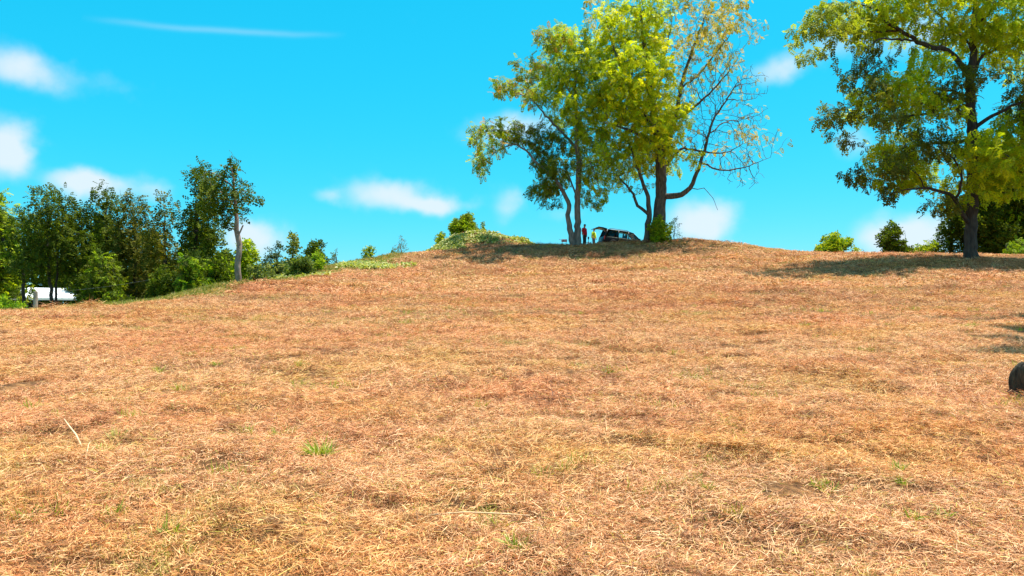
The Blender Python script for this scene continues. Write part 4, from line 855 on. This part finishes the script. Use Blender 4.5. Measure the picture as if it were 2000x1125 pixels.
loft(bm, [(-2.34, ring(.80, .48, .92)), (-2.26, ring(.88, .36, 1.02)), (-1.9, ring(.92, .30, 1.07)), (-.9, ring(.93, .28, 1.08)), (.3, ring(.93, .28, 1.07)), (1.05, ring(.93, .28, 1.05)), (1.2, ring(.92, .28, 1.02)), (1.9, ring(.90, .30, .96)), (2.25, ring(.85, .34, .88)), (2.40, ring(.76, .42, .74))])
body = bm_obj('body', bm, M['paint'], car, True)
bm = bmesh.new()
def rring(w, z0, z1_): return [(-w, z0), (-w * .985, z0 + .05), (-w * .86, z1_), (0, z1_ + .025), (w * .86, z1_), (w * .985, z0 + .05), (w, z0), (0, z0 + .01)]
loft(bm, [(-2.08, rring(.70, 1.64, 1.70)), (-1.6, rring(.735, 1.66, 1.745)), (-.6, rring(.74, 1.67, 1.765)), (.1, rring(.73, 1.66, 1.75)), (.42, rring(.70, 1.62, 1.69))])
roof = bm_obj('roof', bm, M['paint'], car, True)
for sg in (1, -1):
    bm = bmesh.new(); add_tube(bm, [(-1.85, sg * .62, 1.75), (-1.75, sg * .62, 1.81), (-.2, sg * .62, 1.82), (.0, sg * .62, 1.76)], .022, 6); bm_obj('roof_rail', bm, M['trim'], roof)
def bar(name, a, b, w, mt=None):
    bm = bmesh.new(); add_tube(bm, [a, [(p + q) / 2 for p, q in zip(a, b)], b], w, 6); return bm_obj(name, bm, mt or M['paint'], car, True)
def pane(name, pts, mt, par=None):
    bm = bmesh.new(); n = (Vector(pts[1]) - Vector(pts[0])).cross(Vector(pts[2]) - Vector(pts[0])).normalized() * .004
    a = [bm.verts.new(Vector(p) + n) for p in pts]; b = [bm.verts.new(Vector(p) - n) for p in pts]; k = len(pts)
    bm.faces.new(a); bm.faces.new(b[::-1])
    for j in range(k): bm.faces.new((a[j], b[j], b[(j + 1) % k], a[(j + 1) % k]))
    return bm_obj(name, bm, mt, par or car)
for sg in (1, -1):
    y0, y1 = sg * .87, sg * .705
    bar('pillar', (1.16, y0, 1.03), (.40, y1, 1.66), .04); bar('pillar', (.02, y0, 1.06), (-.02, y1, 1.68), .05); bar('pillar', (-1.0, y0, 1.06), (-.95, y1, 1.68), .05); bar('pillar', (-2.2, sg * .84, 1.02), (-2.02, y1, 1.66), .07)
    pane('window', [(.0, y0, 1.07), (1.1, y0, 1.05), (.42, y1, 1.65), (-.02, y1, 1.67)], M['glass'])
    pane('window', [(-.98, y0, 1.07), (.0, y0, 1.07), (-.02, y1, 1.67), (-.95, y1, 1.67)], M['glass'])
    pane('window', [(-2.14, y0, 1.05), (-1.02, y0, 1.07), (-.97, y1, 1.67), (-2.0, y1, 1.65)], M['glass_dark'])
    for xc in (-.5, .55):
        bm = bmesh.new(); add_box(bm, (xc, sg * .935, .72), (1.0, .012, .58)); d = bm_obj('door', bm, M['paint'], car, bevel=.004)
        bm = bmesh.new(); add_box(bm, (xc - .33, sg * .95, .93), (.2, .03, .035)); bm_obj('handle', bm, M['chrome'], d, bevel=.008)
    bm = bmesh.new(); add_box(bm, (-.5, sg * .945, .98), (3.1, .014, .03)); bm_obj('side_moulding', bm, M['chrome'], car)
    bm = bmesh.new(); add_box(bm, (.98, sg * 1.02, 1.12), (.12, .2, .14)); bm_obj('mirror', bm, M['paint'], car, bevel=.03)
    bm = bmesh.new(); add_box(bm, (2.27, sg * .66, .76), (.16, .3, .14)); bm_obj('headlight', bm, M['lens'], car, bevel=.03)
    bm = bmesh.new(); add_box(bm, (-2.26, sg * .80, .86), (.1, .16, .34)); bm_obj('taillight', bm, M['red_lens'], car, bevel=.02)
    for xc in (-1.4, 1.45):
        bm = bmesh.new(); add_tube(bm, [(xc + .40 * math.cos(a), sg * .93, .34 + .40 * math.sin(a)) for a in np.linspace(-.1, math.pi + .1, 13)], .04, 6); bm_obj('wheel_arch', bm, M['trim'], car, True)
        wh = bpy.data.objects.new('wheel', None); COL.objects.link(wh); wh.parent = car; wh.location = (xc, sg * .84, .34)
        bm = bmesh.new(); bmesh.ops.create_cone(bm, cap_ends=True, segments=28, radius1=.34, radius2=.34, depth=.23, matrix=Matrix.Rotation(math.pi / 2, 4, 'X')); bm_obj('tyre', bm, M['tyre'], wh, bevel=.03)
        bm = bmesh.new(); bmesh.ops.create_cone(bm, cap_ends=True, segments=24, radius1=.21, radius2=.19, depth=.03, matrix=Matrix.Translation((0, sg * .118, 0)) @ Matrix.Rotation(math.pi / 2, 4, 'X'))
        for k in range(5): add_box(bm, (0, sg * .14, .1), (.05, .02, .18), Matrix.Rotation(k * 2 * math.pi / 5, 4, 'Y'))
        bm_obj('rim', bm, M['alloy'], wh)
pane('windscreen', [(1.14, -.84, 1.04), (1.14, .84, 1.04), (.42, .68, 1.66), (.42, -.68, 1.66)], M['glass'])
tg_ = bpy.data.objects.new('tailgate', None); COL.objects.link(tg_); tg_.parent = car; tg_.location = (-2.04, 0, 1.69); tg_.rotation_euler = (0, pit * .4 - .02, 0)
bm = bmesh.new(); loft(bm, [(0, [(-.68, 0), (-.68, .06), (.68, .06), (.68, 0)]), (-.45, [(-.72, .03), (-.72, .11), (.72, .11), (.72, .03)]), (-.85, [(-.78, -.02), (-.78, .09), (.78, .09), (.78, -.02)]), (-1.12, [(-.76, -.13), (-.76, -.07), (.76, -.07), (.76, -.13)])]); bm_obj('panel', bm, M['paint'], tg_, bevel=.012)
pane('rear_window', [(-.06, -.58, .085), (-.06, .58, .085), (-.45, .62, .125), (-.45, -.62, .125)], M['glass_dark'], tg_)
bm = bmesh.new(); add_box(bm, (-.8, 0, -.05), (.1, .5, .04)); bm_obj('plate_lamp', bm, M['trim'], tg_)
for sg in (1, -1): bar('gas_strut', (-2.1, sg * .72, 1.3), (-2.5, sg * .70, 1.70), .012, M['chrome'])
for sg in (1, -1):
    for xc in (.15, -.75):
        bm = bmesh.new(); add_box(bm, (xc, sg * .38, .9), (.45, .46, .16)); add_box(bm, (xc - .25, sg * .38, 1.15), (.13, .46, .56)); add_box(bm, (xc - .29, sg * .38, 1.5), (.09, .25, .16)); bm_obj('seat', bm, M['seat'], car, bevel=.03)
bm = bmesh.new(); add_tube(bm, [(.62 + .04 * math.sin(a), .38 + .18 * math.cos(a), 1.08 + .18 * math.sin(a)) for a in np.linspace(0, 2 * math.pi, 17)], .016, 6); bm_obj('steering_wheel', bm, M['trim'], car)
for nm, x in (('bumper', 2.40), ('bumper', -2.36)):
    bm = bmesh.new(); add_box(bm, (x, 0, .5), (.14, 1.6, .22)); bm_obj(nm, bm, M['trim'], car, bevel=.04)

# ------------------------------------------------------------------ the two people
M['skin'] = mat('skin', (.42, .24, .16), .55); M['red_shirt'] = mat('red_shirt', (.72, .012, .035), .85); M['hivis'] = mat('hi_vis_shirt', (.62, .85, .02), .8)
M['dark_trousers'] = mat('dark_trousers', (.03, .032, .03), .9); M['jeans'] = mat('grey_jeans', (.10, .12, .16), .9); M['cap'] = mat('dark_cap', (.02, .022, .03), .85); M['boot'] = mat('boot', (.03, .022, .016), .7)
M['eye'] = mat('eye', (.03, .02, .02), .2); M['hair'] = mat('hair', (.03, .02, .014), .7)
def skin_obj(name, verts, edges, radii, mt, parent, sub=2):
    me = bpy.data.meshes.new(name); me.from_pydata(verts, edges, []); o = link(name, me, mt, parent)
    md = o.modifiers.new('skin', 'SKIN'); md.use_smooth_shade = True
    for i, r in enumerate(radii):
        me.skin_vertices[0].data[i].radius = r if hasattr(r, '__len__') else (r, r)
    me.skin_vertices[0].data[0].use_root = True
    o.modifiers.new('sub', 'SUBSURF').levels = sub; o.modifiers['sub'].render_levels = sub
    return o
def person(px, Y, height, yaw, shirt, trousers, label, belly, arm_fwd, head_down):
    p = at(px, 470, Y); x, y = p[0], p[1]; g = z1(x, y)
    root = thing('person', (x, y, g + .02), label, 'person'); root.rotation_euler = (0, 0, yaw); s = height / 1.75; root.scale = (s, s, s)
    hd = head_down
    v = [(0, 0, .95), (0, -.01, 1.12), (0, 0, 1.32), (0, .02, 1.44), (0, .01, 1.52), (0, -.02 - hd * .3, 1.60), (0, -.02 - hd, 1.68), (0, -.01 - hd * .8, 1.735)]
    r = [(.155, .125), (.15, .12 + belly), (.165, .125 + belly * .5), (.10, .09), (.055, .055), (.07, .085), (.075, .095), (.05, .06)]
    e = [(i, i + 1) for i in range(7)]
    def chain(start, pts):
        a = start
        for q, rd in pts: v.append(q); r.append(rd); e.append((a, len(v) - 1)); a = len(v) - 1
        return a
    for sg in (1, -1):
        hand = chain(3, [((sg * .17, .02, 1.42), .065), ((sg * .235, .02, 1.30), .052), ((sg * .26, .03, 1.14), .043), ((sg * .265, -arm_fwd * .5, 1.02), .038), ((sg * .25, -arm_fwd, .92), .028), ((sg * .25, -arm_fwd - .015, .87), (.022, .036))])
        for k, (dy, ln) in enumerate(((.028, .07), (.01, .085), (-.009, .08), (-.027, .06))):
            b = v[hand]; chain(hand, [((b[0] - sg * .004, b[1] + dy, b[2] - .035), .0095), ((b[0] - sg * .012, b[1] + dy * 1.1, b[2] - .035 - ln * .5), .009), ((b[0] - sg * .026, b[1] + dy * 1.1, b[2] - .03 - ln), .008)])
        b = v[hand - 1]; chain(hand, [((b[0] - sg * .012, b[1] - .045, b[2] - .05), .011), ((b[0] - sg * .02, b[1] - .06, b[2] - .085), .009)])
        chain(0, [((sg * .095, 0, .86), .088), ((sg * .105, -.01, .68), .078), ((sg * .11, -.012, .50), .058), ((sg * .115, .005, .32), .056), ((sg * .12, .015, .10), .040), ((sg * .12, .02, .05), .042), ((sg * .13, -.10, .035), .036), ((sg * .135, -.16, .03), .028)])
    skin_obj('body', v, e, r, M['skin'], root)
    # shirt: torso and short sleeves
    tv = [(0, 0, .90), (0, -.01, 1.0), (0, -.015, 1.14), (0, 0, 1.32), (0, .015, 1.43), (0, .01, 1.475)]; tr = [(.215, .18 + belly), (.21, .17 + belly), (.205, .16 + belly), (.215, .165 + belly * .5), (.14, .12), (.08, .075)]
    te = [(0, 1), (1, 2), (2, 3), (3, 4), (4, 5)]
    for sg in (1, -1):
        b = len(tv); tv += [(sg * .175, .02, 1.415), (sg * .235, .02, 1.31), (sg * .256, .028, 1.19), (sg * .258, .028, 1.165)]; tr += [.085, .075, .068, .066]; te += [(4, b), (b, b + 1), (b + 1, b + 2), (b + 2, b + 3)]
    skin_obj('shirt', tv, te, tr, shirt, root)
    tv = [(0, 0, .97), (0, 0, .90)]; tr = [(.165, .14), (.165, .135)]; te = [(0, 1)]
    for sg in (1, -1):
        b = len(tv); tv += [(sg * .098, 0, .82), (sg * .107, -.01, .66), (sg * .112, -.012, .48), (sg * .117, .004, .30), (sg * .12, .014, .09)]; tr += [.105, .092, .076, .073, .068]; te += [(1, b)] + [(b + k, b + k + 1) for k in range(4)]
    skin_obj('trousers', tv, te, tr, trousers, root)
    for sg in (1, -1):
        bm = bmesh.new(); loft(bm, [(-.06, [(-.045, 0), (-.045, .09), (.045, .09), (.045, 0)]), (.06, [(-.05, 0), (-.045, .10), (.045, .10), (.05, 0)]), (.14, [(-.052, 0), (-.045, .065), (.045, .065), (.052, 0)]), (.21, [(-.035, 0), (-.03, .04), (.03, .04), (.035, 0)])])
        bo = bm_obj('boot', bm, M['boot'], root, True, .012); bo.location = (sg * .125, .02, -.005); bo.rotation_euler = (0, 0, -math.pi / 2)
    hc = Vector((0, -.02 - hd, 1.675))
    bm = bmesh.new(); bmesh.ops.create_uvsphere(bm, u_segments=20, v_segments=12, radius=1)
    bmesh.ops.delete(bm, geom=[q for q in bm.verts if q.co.z < -.02], context='VERTS')
    for q in bm.verts: q.co = Vector((q.co.x * .088, q.co.y * .108, q.co.z * .088)) + hc + Vector((0, .005, .025))
    cp_ = bm_obj('cap', bm, M['cap'], root, True)
    bm = bmesh.new(); loft(bm, [(-.07, [(-.14, .0), (-.14, .008), (-.09, .012), (-.09, .004)]), (0, [(-.185, -.012), (-.185, -.004), (-.09, .016), (-.09, .008)]), (.07, [(-.14, .0), (-.14, .008), (-.09, .012), (-.09, .004)])]); br = bm_obj('brim', bm, M['cap'], cp_); br.location = hc + Vector((0, 0, .028))
    bm = bmesh.new(); bmesh.ops.create_uvsphere(bm, u_segments=16, v_segments=10, radius=1)
    bmesh.ops.delete(bm, geom=[q for q in bm.verts if q.co.z > .25 or q.co.y < .15], context='VERTS')
    for q in bm.verts: q.co = Vector((q.co.x * .087, q.co.y * .107, q.co.z * .085)) + hc
    bm_obj('hair', bm, M['hair'], root, True)
    for sg in (1, -1):
        bm = bmesh.new(); bmesh.ops.create_icosphere(bm, subdivisions=1, radius=.012); e_ = bm_obj('eye', bm, M['eye'], root, True); e_.location = hc + Vector((sg * .03, -.088, -.01))
        bm = bmesh.new(); bmesh.ops.create_icosphere(bm, subdivisions=2, radius=1); bmesh.ops.scale(bm, vec=(.01, .02, .032), verts=bm.verts[:]); e_ = bm_obj('ear', bm, M['skin'], root, True); e_.location = hc + Vector((sg * .079, .005, -.02))
    bm = bmesh.new(); add_tube(bm, [(0, -.085, .0), (0, -.112, -.034), (0, -.09, -.042)], [.008, .015, .01], 6); e_ = bm_obj('nose', bm, M['skin'], root, True); e_.location = hc
    bm = bmesh.new(); add_box(bm, (0, -.083, -.065), (.045, .012, .008)); e_ = bm_obj('mouth', bm, M['red_shirt'], root); e_.location = hc
    return root
person(1141.5, 66.0, 1.84, math.radians(50), M['red_shirt'], M['dark_trousers'], 'person in a red shirt and dark cap standing beside the twin-stemmed tree', .07, .04, .015)
person(1159.5, 69.5, 1.74, math.radians(60), M['hivis'], M['jeans'], 'person in a bright yellow-green shirt and cap standing behind the open car', .09, .12, .05)
# small gear on the crest
M['red_plastic'] = mat('red_plastic', (.55, .02, .03), .4); M['white_plastic'] = mat('white_plastic', (.75, .74, .72), .5)
p = at(1150.5, 472, 67.5); g = z1(p[0], p[1]); can = thing('fuel_can', (p[0], p[1], g), 'small red can standing between the two people', 'can')
bm = bmesh.new(); add_box(bm, (0, 0, .2), (.32, .2, .4)); bm_obj('tank', bm, M['red_plastic'], can, bevel=.04)
bm = bmesh.new(); add_tube(bm, [(.1, 0, .40), (.13, 0, .47), (.2, 0, .56)], .022, 8); bm_obj('spout', bm, M['trim'], can)
bm = bmesh.new(); add_tube(bm, [(-.12, 0, .38), (-.1, 0, .47), (.02, 0, .47), (.04, 0, .38)], .018, 8); bm_obj('handle', bm, M['red_plastic'], can)
p = at(1149.3, 474, 66.6); g = z1(p[0], p[1]); tool = thing('brush_cutter', (p[0], p[1], g), 'dark upright tool handle standing between the two people', 'tool')
bm = bmesh.new(); add_tube(bm, [(0, 0, -.05), (0, 0, .72)], .022, 8); bm_obj('shaft', bm, M['trim'], tool)
bm = bmesh.new(); add_box(bm, (0, 0, .80), (.12, .12, .2)); bm_obj('head', bm, M['trim'], tool, bevel=.03)
bm = bmesh.new(); add_tube(bm, [(-.22, 0, .42), (0, 0, .46), (.22, 0, .42)], .016, 6); bm_obj('grip_bar', bm, M['trim'], tool)
p = at(1102, 476, 66); g = z1(p[0], p[1]); gear = thing('garden_cart', (p[0], p[1], g), 'small red and white object on thin legs left of the twin-stemmed tree', 'equipment')  # unidentified object; its tray, legs and bar are an assumed form
hz_ = max(.25, at(1102, 470, 66)[2] - g)
bm = bmesh.new(); add_box(bm, (0, 0, hz_), (.46, .28, .2)); bm_obj('tray', bm, M['red_plastic'], gear, bevel=.02)
for k in range(3): bm = bmesh.new(); add_box(bm, (-.14 + .14 * k, -.143, hz_ + .01), (.07, .012, .13)); bm_obj('white_stripe', bm, M['white_plastic'], gear)
for sx in (-.17, .17):
    for sy in (-.1, .1): bm = bmesh.new(); add_tube(bm, [(sx, sy, z1(p[0] + sx, p[1] + sy) - g - .02), (sx, sy, hz_ - .05)], .012, 5); bm_obj('leg', bm, M['trim'], gear)
bm = bmesh.new(); add_tube(bm, [(-.2, 0, hz_ + .05), (-.45, 0, hz_ + .12)], .014, 6); bm_obj('push_handle', bm, M['trim'], gear)
